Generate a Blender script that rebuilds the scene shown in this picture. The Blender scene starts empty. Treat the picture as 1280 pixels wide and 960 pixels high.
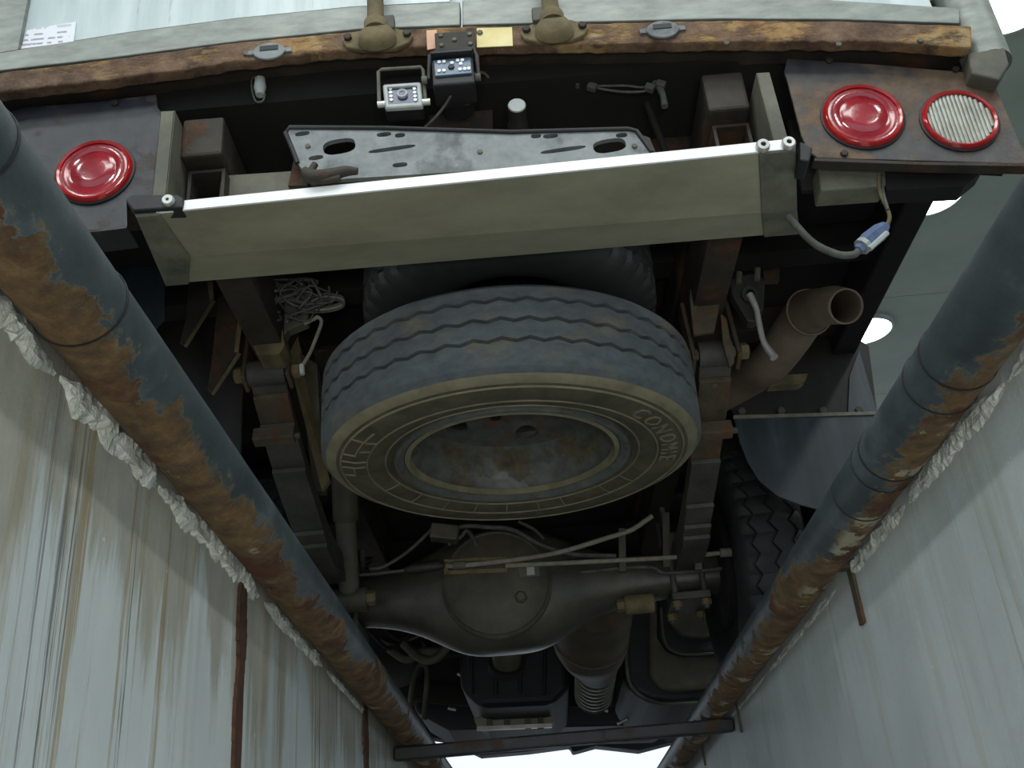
import bpy, bmesh, math, random
from mathutils import Vector, Matrix, noise
random.seed(7)
PI = math.pi
sc = bpy.context.scene
col = sc.collection

# ---------------------------------------------------------------- camera
F = 1300.0                                   # focal length in pixels of a 1280 px wide frame
TH, RO = math.radians(27.6), math.radians(5.0)
CAM = Vector((0, 0, -0.52))                  # the lens is about half a metre below the workshop floor
fw = Vector((0, math.cos(TH), math.sin(TH)))
r0 = Vector((1, 0, 0)); u0 = Vector((0, -math.sin(TH), math.cos(TH)))
rt = math.cos(RO) * r0 - math.sin(RO) * u0
up = math.sin(RO) * r0 + math.cos(RO) * u0
cd = bpy.data.cameras.new('camera'); cam = bpy.data.objects.new('camera', cd); col.objects.link(cam)
cd.sensor_fit = 'HORIZONTAL'; cd.sensor_width = 36.0; cd.lens = F * 36.0 / 1280.0
cd.clip_start = 0.02; cd.clip_end = 200
M = Matrix((rt, up, -fw)).transposed().to_4x4(); M.translation = CAM
cam.matrix_world = M
sc.camera = cam

# ---------------------------------------------------------------- world, lights, exposure
w = bpy.data.worlds.new('daylight'); sc.world = w; w.use_nodes = True
bg = w.node_tree.nodes['Background']
bg.inputs[0].default_value = (0.78, 0.89, 1.0, 1); bg.inputs[1].default_value = 1.0
vs = sc.view_settings
vs.view_transform = 'Standard'; vs.look = 'None'; vs.gamma = 1.0; vs.use_curve_mapping = False
vs.exposure = 0.3
sc.cycles.use_denoising = True
sc.cycles.max_bounces = 8

def area(name, loc, aim, size, power, color=(1, 1, 1), shape='DISK', sy=None):
    l = bpy.data.lights.new(name, 'AREA'); l.shape = shape; l.size = size
    if sy: l.size_y = sy
    l.energy = power; l.color = color
    o = bpy.data.objects.new(name, l); col.objects.link(o)
    o.location = loc
    o.rotation_euler = (Vector(aim) - Vector(loc)).to_track_quat('-Z', 'Y').to_euler()
    return o
LAMP_POS = [(x, y) for x in (-3.3, 3.3) for y in (-3.3, -1.3, 0.7, 2.7, 4.62, 6.55, 8.5)]
for (x, y) in LAMP_POS:
    area('ceiling_lamp_light', (x, y, 4.08), (x, y, 0), 0.5, 30, (0.95, 1.0, 0.97))
# strip lamp of the pit itself, at its back end, and the lamp row over the empty bay behind the truck
area('pit_lamp_light', (0.06, -1.2, -1.1), (0.06, 1.4, -.45), 0.7, 16, (1.0, 0.98, 0.92), 'RECTANGLE', 0.3)
for (x, y) in ((-1.2, -2.4), (1.2, -2.4), (0.0, -1.0)):
    area('bay_lamp_light', (x, y, 4.08), (x, y, 0), 1.8, 55, (0.95, 1.0, 0.97), 'RECTANGLE', 1.0)

# ---------------------------------------------------------------- helpers
def ray(px, py): return fw + rt * ((px - 640) / F) + up * ((480 - py) / F)
def oY(px, py, Y):
    d = ray(px, py); return CAM + d * ((Y - CAM.y) / d.y)
def oZ(px, py, Z):
    d = ray(px, py); return CAM + d * ((Z - CAM.z) / d.z)
def oX(px, py, X):
    d = ray(px, py); return CAM + d * ((X - CAM.x) / d.x)

def tag(o, label=None, cat=None, group=None, kind=None):
    if label: o['label'] = label
    if cat: o['category'] = cat
    if group: o['group'] = group
    if kind: o['kind'] = kind
    return o
def thing(name, loc, label, cat, group=None):
    o = bpy.data.objects.new(name, None); col.objects.link(o); o.location = loc
    o.empty_display_size = 0.05
    o['_loc'] = list(loc)
    return tag(o, label, cat, group)
def setparent(o, p):
    o.parent = p
    if p.type == 'EMPTY':
        o.matrix_parent_inverse = Matrix.Translation(p.location).inverted()
def obj(name, geo, mat, parent=None, smooth=None, bevel=None, label=None, kind=None, seg=2):
    """geo = bmesh or (verts, faces) in world coordinates"""
    me = bpy.data.meshes.new(name)
    if isinstance(geo, bmesh.types.BMesh):
        bmesh.ops.recalc_face_normals(geo, faces=geo.faces[:])
        geo.to_mesh(me); geo.free()
    else:
        me.from_pydata([tuple(v) for v in geo[0]], [], geo[1]); me.validate()
    o = bpy.data.objects.new(name, me); col.objects.link(o)
    if mat: me.materials.append(mat)
    if bevel:
        m = o.modifiers.new('bevel', 'BEVEL'); m.width = bevel; m.segments = seg; m.limit_method = 'ANGLE'; m.angle_limit = math.radians(35)
        m.harden_normals = False
    if smooth is not None:
        for p in me.polygons: p.use_smooth = True
        b = bmesh.new(); b.from_mesh(me)
        for e in b.edges:
            if len(e.link_faces) == 2 and e.calc_face_angle(0) > math.radians(smooth): e.smooth = False
        b.to_mesh(me); b.free()
    if parent is not None: setparent(o, parent)
    if label: o['label'] = label
    if kind: o['kind'] = kind
    return o

def NB(): return bmesh.new()
def add_box(bm, c, s, R=None):
    c = Vector(c); vs_ = []
    for i in (-.5, .5):
        for j in (-.5, .5):
            for k in (-.5, .5):
                v = Vector((i * s[0], j * s[1], k * s[2]))
                if R is not None: v = R @ v
                vs_.append(bm.verts.new(c + v))
    for f in ((0, 1, 3, 2), (4, 6, 7, 5), (0, 4, 5, 1), (2, 3, 7, 6), (0, 2, 6, 4), (1, 5, 7, 3)):
        bm.faces.new([vs_[i] for i in f])
    return bm
def add_bb(bm, lo, hi):
    return add_box(bm, [(a + b) / 2 for a, b in zip(lo, hi)], [abs(b - a) for a, b in zip(lo, hi)])
def add_prism(bm, pts, ext):
    ext = Vector(ext)
    a = [bm.verts.new(Vector(p)) for p in pts]; b = [bm.verts.new(Vector(p) + ext) for p in pts]
    bm.faces.new(a); bm.faces.new(b[::-1])
    n = len(a)
    for i in range(n): bm.faces.new((a[i], b[i], b[(i + 1) % n], a[(i + 1) % n]))
    return bm
def catmull(P, n=6):
    P = [Vector(p) for p in P]
    if len(P) < 3 or n <= 1: return P
    Q = [P[0] * 2 - P[1]] + P + [P[-1] * 2 - P[-2]]; out = []
    for i in range(1, len(Q) - 2):
        for k in range(n):
            t = k / n; a, b, c, d = Q[i - 1], Q[i], Q[i + 1], Q[i + 2]
            out.append(0.5 * ((2 * b) + (c - a) * t + (2 * a - 5 * b + 4 * c - d) * t * t + (3 * b - a - 3 * c + d) * t ** 3))
    out.append(P[-1]); return out
def add_tube(bm, P, rad, seg=10, sm=0, cap=True):
    P = [Vector(p) for p in P]
    if sm: 
        R_ = rad if isinstance(rad, (list, tuple)) else None
        n0 = len(P); P = catmull(P, sm)
        if R_: rad = [R_[min(int(i / sm), n0 - 1)] * (1 - (i % sm) / sm) + R_[min(int(i / sm) + 1, n0 - 1)] * ((i % sm) / sm) for i in range(len(P))]
    n = len(P); rads = rad if isinstance(rad, (list, tuple)) else [rad] * n
    t = (P[1] - P[0]).normalized()
    nrm = t.orthogonal().normalized(); rings = []
    for i in range(n):
        tt = (P[min(i + 1, n - 1)] - P[max(i - 1, 0)])
        if tt.length < 1e-9: tt = t
        tt = tt.normalized()
        nrm = (nrm - tt * nrm.dot(tt)).normalized(); bn = tt.cross(nrm)
        rings.append([bm.verts.new(P[i] + (nrm * math.cos(2 * PI * k / seg) + bn * math.sin(2 * PI * k / seg)) * rads[i]) for k in range(seg)])
    for i in range(n - 1):
        for k in range(seg):
            bm.faces.new((rings[i][k], rings[i][(k + 1) % seg], rings[i + 1][(k + 1) % seg], rings[i + 1][k]))
    if cap:
        bm.faces.new(rings[0][::-1]); bm.faces.new(rings[-1])
    return bm
def frame_of(axis):
    a = Vector(axis).normalized(); x = a.orthogonal().normalized(); y = a.cross(x); return x, y, a
def add_lathe(bm, prof, c, axis, seg=32, closed=False, sx=1.0, xdir=None):
    """prof = [(radius, height along axis)]"""
    a = Vector(axis).normalized()
    if xdir is None: x = a.orthogonal().normalized()
    else:
        x = Vector(xdir); x = (x - a * x.dot(a)).normalized()
    y = a.cross(x); c = Vector(c); rings = []
    for (r, h) in prof:
        if r < 1e-6: rings.append([bm.verts.new(c + a * h)])
        else: rings.append([bm.verts.new(c + a * h + (x * math.cos(2 * PI * k / seg) * sx + y * math.sin(2 * PI * k / seg)) * r) for k in range(seg)])
    m = len(rings)
    for i in range(m if closed else m - 1):
        A, B = rings[i], rings[(i + 1) % m]
        for k in range(seg):
            k2 = (k + 1) % seg
            if len(A) == 1 and len(B) == 1: continue
            if len(A) == 1: bm.faces.new((A[0], B[k], B[k2]))
            elif len(B) == 1: bm.faces.new((A[k], A[k2], B[0]))
            else: bm.faces.new((A[k], A[k2], B[k2], B[k]))
    if not closed:
        for R_ in (rings[0], rings[-1]):
            if len(R_) > 1:
                try: bm.faces.new(R_)
                except ValueError: pass
    return bm
def cyl(c, axis, r, h, seg=20, ch=0.0):
    if ch: return add_lathe(NB(), [(0, 0), (r - ch, 0), (r, ch), (r, h - ch), (r - ch, h), (0, h)], c, axis, seg)
    return add_lathe(NB(), [(0, 0), (r, 0), (r, h), (0, h)], c, axis, seg)
def bolt(name, c, axis, r, h, mat, parent):
    return obj(name, add_lathe(NB(), [(0, 0), (r, 0), (r, h * .8), (r * .8, h), (0, h)], c, axis, 6), mat, parent)
def dense(pix, step=12, jit=0.0):
    out = []
    for (a, b) in zip(pix[:-1], pix[1:]):
        n = max(1, int(math.hypot(b[0] - a[0], b[1] - a[1]) / step))
        for i in range(n):
            t = i / n; out.append((a[0] + (b[0] - a[0]) * t + random.uniform(-jit, jit) * .4, a[1] + (b[1] - a[1]) * t + random.uniform(-jit, jit)))
    out.append(pix[-1]); return out
def pprism(pix, Y, dep):
    return add_prism(NB(), [oY(x, y, Y) for (x, y) in pix], (0, dep, 0))
def band(top, bot, Y, dep, jt=0, jb=0, n=60):
    """strip between two pixel polylines on the plane y = Y, given depth"""
    def samp(pl, t):
        x = pl[0][0] + (pl[-1][0] - pl[0][0]) * t
        for (a, b) in zip(pl[:-1], pl[1:]):
            if a[0] <= x <= b[0]: return (x, a[1] + (b[1] - a[1]) * (x - a[0]) / (b[0] - a[0]))
        return pl[-1]
    A = []; B = []
    for i in range(n + 1):
        p = samp(top, i / n); q = samp(bot, i / n)
        A.append((p[0], p[1] + random.uniform(-jt, jt))); B.append((q[0], q[1] + random.uniform(-jb, jb)))
    bm = NB(); g = []
    for i in range(n + 1):
        a, b = oY(*A[i], Y), oY(*B[i], Y); e = Vector((0, dep, 0))
        g.append([bm.verts.new(v) for v in (a, b, b + e, a + e)])
    for i in range(n):
        for k in range(4): bm.faces.new((g[i][k], g[i][(k + 1) % 4], g[i + 1][(k + 1) % 4], g[i + 1][k]))
    bm.faces.new(g[0]); bm.faces.new(g[-1][::-1])
    return bm
def cut(o, cutters):
    """boolean difference, applied"""
    tmp = []
    for bmc in cutters:
        bmesh.ops.recalc_face_normals(bmc, faces=bmc.faces[:])
        me = bpy.data.meshes.new('cut'); bmc.to_mesh(me); bmc.free()
        c = bpy.data.objects.new('cut', me); col.objects.link(c); tmp.append(c)
        m = o.modifiers.new('b', 'BOOLEAN'); m.object = c; m.operation = 'DIFFERENCE'; m.solver = 'EXACT'
    dg = bpy.context.evaluated_depsgraph_get()
    nm = bpy.data.meshes.new_from_object(o.evaluated_get(dg))
    o.modifiers.clear(); old = o.data; o.data = nm; nm.name = o.name; bpy.data.meshes.remove(old)
    for c in tmp:
        m = c.data; bpy.data.objects.remove(c); bpy.data.meshes.remove(m)
    return o

# ---------------------------------------------------------------- materials
def srgb(r, g, b):
    f = lambda c: (c / 255 / 12.92) if c / 255 <= .04045 else ((c / 255 + .055) / 1.055) ** 2.4
    return (f(r), f(g), f(b), 1)
class Nt:
    def __init__(s, name):
        s.m = bpy.data.materials.new(name); s.m.use_nodes = True
        s.t = s.m.node_tree; s.b = s.t.nodes['Principled BSDF']; s.tc = s.t.nodes.new('ShaderNodeTexCoord')
    def n(s, t, **k):
        x = s.t.nodes.new('ShaderNode' + t)
        for a, b in k.items(): setattr(x, a, b)
        return x
    def l(s, a, b): s.t.links.new(a, b)
    def noise(s, scale=5, detail=6, rough=.6, stretch=(1, 1, 1), loc=(0, 0, 0), dist=0.0, src=None):
        mp = s.n('Mapping'); mp.inputs['Scale'].default_value = stretch; mp.inputs['Location'].default_value = loc
        s.l(src or s.tc.outputs['Object'], mp.inputs[0])
        x = s.n('TexNoise'); x.inputs['Scale'].default_value = scale; x.inputs['Detail'].default_value = detail
        x.inputs['Roughness'].default_value = rough; x.inputs['Distortion'].default_value = dist
        s.l(mp.outputs[0], x.inputs['Vector']); return x.outputs[0]
    def ramp(s, fac, stops, interp='LINEAR'):
        x = s.n('ValToRGB'); x.color_ramp.interpolation = interp; e = x.color_ramp.elements
        while len(e) < len(stops): e.new(0.5)
        for i, (p, c) in enumerate(stops):
            e[i].position = p; e[i].color = c if len(c) == 4 else (*c, 1)
        s.l(fac, x.inputs[0]); return x.outputs[0]
    def step(s, fac, lo, hi):
        x = s.n('MapRange'); x.interpolation_type = 'SMOOTHSTEP'
        x.inputs[1].default_value = lo; x.inputs[2].default_value = hi; s.l(fac, x.inputs[0]); return x.outputs[0]
    def mix(s, fac, a, b):
        x = s.n('Mix', data_type='RGBA')
        if isinstance(fac, (int, float)): x.inputs[0].default_value = fac
        else: s.l(fac, x.inputs[0])
        for k, v in ((6, a), (7, b)):
            if isinstance(v, tuple): x.inputs[k].default_value = v
            else: s.l(v, x.inputs[k])
        return x.outputs[2]
    def math(s, op, a, b=0.0):
        x = s.n('Math', operation=op)
        for k, v in ((0, a), (1, b)):
            if isinstance(v, (int, float)): x.inputs[k].default_value = v
            else: s.l(v, x.inputs[k])
        return x.outputs[0]
    def bump(s, h, strength=.4, dist=.01):
        x = s.n('Bump'); x.inputs['Strength'].default_value = strength; x.inputs['Distance'].default_value = dist
        s.l(h, x.inputs['Height']); s.l(x.outputs[0], s.b.inputs['Normal'])
    def fin(s, colr, rough=.7, metal=0.0):
        if isinstance(colr, tuple): s.b.inputs['Base Color'].default_value = colr
        else: s.l(colr, s.b.inputs['Base Color'])
        if isinstance(rough, (int, float)): s.b.inputs['Roughness'].default_value = rough
        else: s.l(rough, s.b.inputs['Roughness'])
        s.b.inputs['Metallic'].default_value = metal
        return s.m
def grime(name, stops, scale=8, rough=.7, metal=0.0, bump=.3, bdist=.004, stretch=(1, 1, 1), detail=8):
    k = Nt(name); f = k.noise(scale, detail, .65, stretch); c = k.ramp(f, stops)
    f2 = k.noise(scale * 6, 6, .6); k.bump(f2, bump, bdist); return k.fin(c, rough, metal)
def patchy(name, base, patch, scale=6, lo=.5, hi=.56, rough=(.55, .85), metal=0.0, bump=.4, stretch=(1, 1, 1), bd=.004):
    """base stops + patch stops, split by ragged noise edges"""
    k = Nt(name)
    A = k.ramp(k.noise(scale * 3, 8, .65, stretch), base); B = k.ramp(k.noise(scale * 4, 8, .7, stretch, (3, 1, 2)), patch)
    mk = k.step(k.noise(scale, 9, .62, stretch, (7, 7, 7)), lo, hi)
    c = k.mix(mk, A, B); r = k.math('ADD', k.math('MULTIPLY', mk, rough[1] - rough[0]), rough[0])
    h = k.math('ADD', k.math('MULTIPLY', k.noise(scale * 14, 6, .7), k.math('ADD', k.math('MULTIPLY', mk, .8), .2)), k.math('MULTIPLY', mk, .5))
    k.bump(h, bump, bd); return k.fin(c, r, metal)
S = srgb
def D(r, g, b):                                   # grimy undercarriage tones
    c = srgb(r, g, b); return (c[0] * .88, c[1] * .88, c[2] * .86, 1)
m_rust = patchy('heavy_rust', [(.3, S(92, 62, 44)), (.5, S(128, 84, 58)), (.7, S(150, 118, 84))], [(.3, S(58, 40, 32)), (.55, S(98, 66, 48)), (.75, S(132, 100, 62))], 9, .46, .56, (.85, .9), bump=.7, bd=.006)
m_sill = None
m_darkrust = patchy('dark_rusty_steel', [(.3, D(34, 31, 28)), (.7, D(62, 54, 44))], [(.3, D(48, 34, 26)), (.7, D(96, 62, 40))], 7, .52, .62, (.7, .9), bump=.5)
m_blackpaint = patchy('worn_black_steel', [(.3, D(26, 28, 32)), (.7, D(52, 54, 56))], [(.3, D(60, 48, 38)), (.7, D(92, 74, 56))], 7, .55, .64, (.5, .85), bump=.35)
m_lamppanel = patchy('rusty_lamp_panel', [(.3, S(40, 42, 50)), (.7, S(74, 70, 68))], [(.3, S(82, 66, 54)), (.7, S(122, 100, 80))], 8, .42, .58, (.5, .8), bump=.35)
m_navypanel = patchy('navy_black_lamp_panel', [(.3, S(26, 29, 38)), (.7, S(50, 52, 60))], [(.3, S(64, 54, 46)), (.7, S(96, 82, 70))], 9, .53, .66, (.45, .8), bump=.35)
m_greysteel = grime('dusty_grey_steel', [(.3, D(74, 74, 68)), (.7, D(116, 114, 102))], 10, .75)
m_khaki = grime('khaki_mud_steel', [(.3, D(82, 74, 54)), (.5, D(116, 104, 76)), (.75, D(140, 126, 96))], 12, .85, bump=.5)
m_axle = grime('grimy_cast_iron', [(.3, D(62, 60, 54)), (.7, D(98, 94, 82))], 9, .62, .1, bump=.45)
m_axleglossy = grime('oily_cast_iron', [(.3, D(58, 56, 52)), (.7, D(92, 90, 80))], 9, .38, .2, bump=.25)
m_under = grime('underseal_black', [(.3, S(12, 12, 12)), (.7, S(26, 24, 22))], 6, .9)
m_underblue = grime('black_plastic', [(.3, S(14, 17, 23)), (.7, S(27, 32, 42))], 6, .6, bump=.2)
m_alu = grime('dull_aluminium_plate', [(.25, S(126, 124, 106)), (.5, S(148, 146, 126)), (.75, S(162, 160, 140))], 5, .55, .15, bump=.12, stretch=(1, 2, 2))
m_white = grime('white_reflective_tape', [(.3, S(232, 236, 240)), (.7, S(250, 250, 250))], 6, .4, bump=.05)
m_capdark = grime('grimy_end_cap', [(.3, S(70, 72, 66)), (.7, S(124, 122, 104))], 12, .7, bump=.5)
m_frame = grime('grey_door_frame', [(.3, S(112, 117, 112)), (.55, S(138, 143, 138)), (.75, S(154, 160, 152))], 14, .5, .2, bump=.15, stretch=(1, 1, 3))
k = Nt('white_door_panel')
A = k.ramp(k.noise(3, 6, .6, (6, 1, .6)), [(.3, S(172, 186, 188)), (.6, S(202, 213, 216)), (.8, S(214, 223, 226))])
mk = k.step(k.noise(5, 8, .7, (5, 1, .5), (2, 0, 0)), .60, .72)
m_door = k.fin(k.mix(mk, A, S(150, 158, 160)), .35)
m_platebr = patchy('grey_plastic', [(.3, S(92, 98, 102)), (.7, S(132, 138, 140))], [(.3, S(70, 74, 78)), (.7, S(106, 110, 112))], 9, .5, .62, (.5, .65), bump=.1)
m_black = grime('black_rubber', [(.3, S(18, 18, 20)), (.7, S(34, 34, 38))], 20, .6, bump=.1)
m_bluegrey = grime('blue_grey_screen', [(.3, S(66, 86, 108)), (.7, S(92, 114, 136))], 20, .25, bump=.02)
m_navy = grime('navy_camera_face', [(.3, S(36, 44, 78)), (.7, S(52, 60, 98))], 20, .25, bump=.02)
m_ledwhite = grime('pale_led_dot', [(.3, S(212, 220, 226)), (.7, S(236, 240, 244))], 20, .3, bump=.02)
m_camgrey = grime('pale_grey_plastic', [(.3, S(150, 156, 156)), (.7, S(184, 190, 190))], 20, .5, bump=.05)
m_chrome = grime('bright_zinc', [(.3, S(170, 172, 168)), (.7, S(214, 214, 208))], 14, .4, .5, bump=.05)
m_wire = grime('dusty_cable', [(.3, D(60, 60, 60)), (.7, D(104, 104, 100))], 30, .7)
m_wirelight = grime('pale_dusty_cable', [(.3, D(116, 114, 104)), (.7, D(158, 154, 142))], 30, .7)
m_exh = grime('dusty_exhaust_steel', [(.3, D(98, 84, 74)), (.5, D(124, 106, 92)), (.75, D(142, 128, 116))], 8, .7, .2, bump=.25)
m_bellows = grime('braided_steel', [(.3, S(84, 84, 74)), (.7, S(130, 130, 116))], 30, .4, .6, bump=.4)
m_cat = grime('heat_tanned_steel', [(.3, D(70, 64, 54)), (.7, D(108, 98, 82))], 8, .6, .2, bump=.35)
m_flap = grime('grey_rubber_flap', [(.3, S(34, 42, 48)), (.55, S(52, 62, 70)), (.8, S(78, 88, 96))], 5, .42, bump=.08, stretch=(4, 4, .7))
m_guard = grime('dark_rubber_guard', [(.3, D(26, 27, 27)), (.7, D(56, 54, 50))], 7, .6, stretch=(2, 2, .7))
m_tread = patchy('dusty_tread_rubber', [(.3, S(66, 72, 78)), (.7, S(92, 98, 102))], [(.3, S(80, 81, 74)), (.7, S(112, 111, 100))], 9, .5, .66, (.75, .85), bump=.2, stretch=(1, 1, 2))
m_sidewall = grime('khaki_dusty_sidewall', [(.3, S(98, 94, 74)), (.5, S(122, 117, 95)), (.75, S(142, 136, 112))], 12, .85, bump=.25)
m_sidedark = grime('dark_sidewall_band', [(.3, S(60, 59, 48)), (.7, S(94, 90, 72))], 14, .85, bump=.25)
m_tyredark = grime('dark_tyre_rubber', [(.3, D(30, 32, 35)), (.7, D(56, 58, 60))], 9, .7, bump=.2)
m_rim = patchy('dirty_steel_rim', [(.3, S(72, 76, 76)), (.7, S(108, 112, 108))], [(.3, D(72, 68, 56)), (.7, D(116, 108, 84))], 10, .52, .64, (.5, .85), metal=.15, bump=.4)
m_rimrust = patchy('rim_disc_steel', [(.3, D(66, 68, 68)), (.7, D(98, 98, 94))], [(.3, D(88, 60, 40)), (.7, D(120, 86, 56))], 12, .53, .62, (.55, .85), metal=.15, bump=.4)
m_leaf = grime('grimy_spring_leaf', [(.3, D(60, 60, 58)), (.7, D(96, 95, 90))], 10, .65, .1, bump=.3)
m_leafrust = patchy('rusty_spring_leaf', [(.3, D(66, 60, 50)), (.7, D(100, 90, 72))], [(.3, D(80, 58, 44)), (.7, D(112, 84, 62))], 10, .48, .58, (.8, .9), bump=.5)
m_yellow = grime('faded_yellow_sticker', [(.3, S(206, 186, 120)), (.55, S(226, 210, 150)), (.75, S(236, 228, 190))], 16, .6, bump=.1)
m_pink = grime('faded_pink_paint', [(.3, S(198, 150, 124)), (.7, S(226, 182, 154))], 16, .6, bump=.1)
m_blue = grime('blue_plug_plastic', [(.3, S(70, 84, 120)), (.7, S(104, 120, 152))], 30, .45, bump=.05)
m_ceil = grime('ceiling_panel_paint', [(.3, S(148, 158, 150)), (.7, S(164, 172, 164))], 2, .8, bump=.02)
m_room = grime('workshop_wall_paint', [(.3, S(170, 176, 172)), (.7, S(190, 196, 190))], 2, .8, bump=.02)
m_floor = grime('workshop_floor_concrete', [(.3, S(70, 72, 70)), (.7, S(98, 99, 95))], 3, .8, bump=.1)
m_mortar = grime('crumbling_white_mortar', [(.28, S(120, 118, 96)), (.42, S(196, 200, 190)), (.7, S(236, 240, 236))], 22, .9, bump=.9, bdist=.006)

# rusty sill: brown scale with pale yellow-grey paint remains
k = Nt('rusty_sill_scale')
A = k.ramp(k.noise(16, 9, .7), [(.28, S(46, 36, 30)), (.42, S(92, 70, 56)), (.56, S(126, 100, 80)), (.78, S(158, 138, 110))])
B = k.ramp(k.noise(20, 9, .7), [(.3, S(128, 88, 56)), (.55, S(170, 138, 92)), (.75, S(164, 164, 142))])
mk = k.step(k.noise(6, 9, .68, (1, 1, 2.5), (1.3, 0, .4)), .50, .60)
k.bump(k.math('ADD', k.noise(40, 8, .75), k.math('MULTIPLY', mk, -.5)), .9, .008)
m_sill = k.fin(k.mix(mk, A, B), .88)

def wall_mat(name, stain, seed):
    k = Nt(name)
    base = k.ramp(k.noise(2.2, 7, .6, (1, 1, .8), (seed, 0, 0)), [(.3, S(184, 192, 194)), (.55, S(204, 212, 214)), (.75, S(218, 225, 226))])
    st = k.noise(1, 9, .72, (1, 26, .55), (seed, seed, 0), .15)
    thin = k.step(st, .53, .60)
    thin2 = k.step(k.noise(1, 9, .7, (1, 46, .7), (seed, 3 + seed, 0), .1), .585, .63)
    region = k.step(k.noise(1.7, 4, .5, (1, 1, .35), (0, seed * 2, 0)), .40, .62)
    c = k.mix(k.math('MULTIPLY', k.math('MULTIPLY', thin, region), stain), base, S(158, 140, 106))
    c = k.mix(k.math('MULTIPLY', k.math('MULTIPLY', thin2, region), stain), c, S(66, 64, 56))
    sz = k.n('SeparateXYZ'); k.l(k.tc.outputs['Object'], sz.inputs[0])
    run = k.math('ADD', k.math('MULTIPLY', k.noise(2.6, 9, .7, (1, 3.2, .45), (seed, 1, 1), .3), 1.5), k.math('MULTIPLY', sz.outputs[2], 1.15))
    tone = k.ramp(k.noise(16, 8, .7, (1, 1, .35)), [(.3, S(112, 98, 72)), (.55, S(156, 142, 110)), (.75, S(188, 182, 160))])
    c = k.mix(k.math('MULTIPLY', k.step(run, .50, .66), .58 * stain), c, tone)
    sp = k.step(k.noise(34, 5, .6, (1, 1, 1)), .70, .74)
    c = k.mix(k.math('MULTIPLY', sp, .6), c, S(232, 236, 236))
    k.bump(k.math('ADD', k.noise(18, 8, .7), k.math('MULTIPLY', st, .6)), .35, .006)
    return k.fin(c, .55)
m_wallL = wall_mat('streaked_pit_plaster', 1.0, 1.0)
m_wallR = wall_mat('plain_pit_plaster', .22, 4.0)
m_wallseam = patchy('rust_run_seam', [(.3, S(52, 36, 26)), (.7, S(92, 60, 38))], [(.3, S(90, 66, 44)), (.7, S(140, 116, 82))], 14, .56, .66, (.8, .9), bump=.8)

def pipe_mat(name, axis, seed, thr, ystops, white=.60):
    """black paint with rust eaten in from one flank; local axis of the pipe is y"""
    k = Nt(name)
    sx = k.n('SeparateXYZ'); k.l(k.tc.outputs['Object'], sx.inputs[0])
    r = 0.042
    d = k.math('ADD', k.math('MULTIPLY', sx.outputs[0], axis[0] / r), k.math('MULTIPLY', sx.outputs[2], axis[1] / r))
    n1 = k.noise(4.5, 9, .66, (1.6, 1, 1.6), (seed, seed, 0), .4); n2 = k.noise(16, 9, .7, (1.2, 1, 1.2), (0, seed, 1), .6); n3 = k.noise(55, 6, .7, (1, 1, 1), (2, seed, 1))
    yb = k.ramp(k.math('DIVIDE', sx.outputs[1], 5.0), [(p, (v, v, v, 1)) for p, v in ystops])
    sv = k.math('ADD', k.math('MULTIPLY', d, .8), k.math('MULTIPLY', k.math('SUBTRACT', n1, .5), 2.6))
    sv = k.math('ADD', sv, k.math('ADD', k.math('MULTIPLY', k.math('SUBTRACT', n2, .5), 1.8), k.math('MULTIPLY', k.math('SUBTRACT', n3, .5), .8)))
    sv = k.math('ADD', sv, k.math('SUBTRACT', yb, .5))
    mk = k.step(sv, thr, thr + .05)
    edge = k.math('MULTIPLY', k.step(sv, thr - .10, thr), k.math('SUBTRACT', 1.0, mk))
    A = k.ramp(k.noise(9, 9, .7, (1, 1, 1), (seed, 2, 2)), [(.3, S(44, 51, 55)), (.55, S(66, 75, 80)), (.8, S(108, 118, 122))])
    B = k.ramp(k.noise(22, 9, .75, (1, 1, 1), (seed, 5, 2)), [(.27, S(50, 40, 30)), (.42, S(96, 78, 54)), (.56, S(130, 102, 66)), (.78, S(172, 152, 114))])
    B2 = k.ramp(k.noise(16, 9, .7), [(.3, S(58, 38, 28)), (.7, S(116, 74, 46))])
    B = k.mix(k.step(k.noise(6, 8, .65, (1, 1, 1), (9, seed, 0)), .52, .60), B, B2)
    wh = k.math('MULTIPLY', k.step(k.noise(11, 8, .65, (1, 1, 1), (seed, 8, 8)), white, white + .04), k.step(d, .1, .5))
    c = k.mix(k.math('MULTIPLY', edge, .25), A, S(150, 146, 116)); c = k.mix(mk, c, B); c = k.mix(k.math('MULTIPLY', wh, .75), c, S(196, 192, 166))
    h = k.math('ADD', k.math('MULTIPLY', k.noise(45, 8, .75), k.math('ADD', k.math('MULTIPLY', mk, .9), .08)), k.math('MULTIPLY', mk, -.5))
    k.bump(h, 1.0, .009)
    rg = k.math('ADD', k.math('MULTIPLY', mk, .4), .48)
    return k.fin(c, rg)
m_pipeL = pipe_mat('rust_eaten_pipe_paint', (-.80, -.60), 1.0, .00, [(0, .35), (.12, .5), (.2, .72), (.3, .8), (.5, .95), (1, .6)])
m_pipeR = pipe_mat('flaking_pipe_paint', (.72, -.70), 6.0, .20, [(0, .3), (.2, .45), (.29, .5), (.34, .95), (.5, 1.0), (1, .7)], .55)

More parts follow.
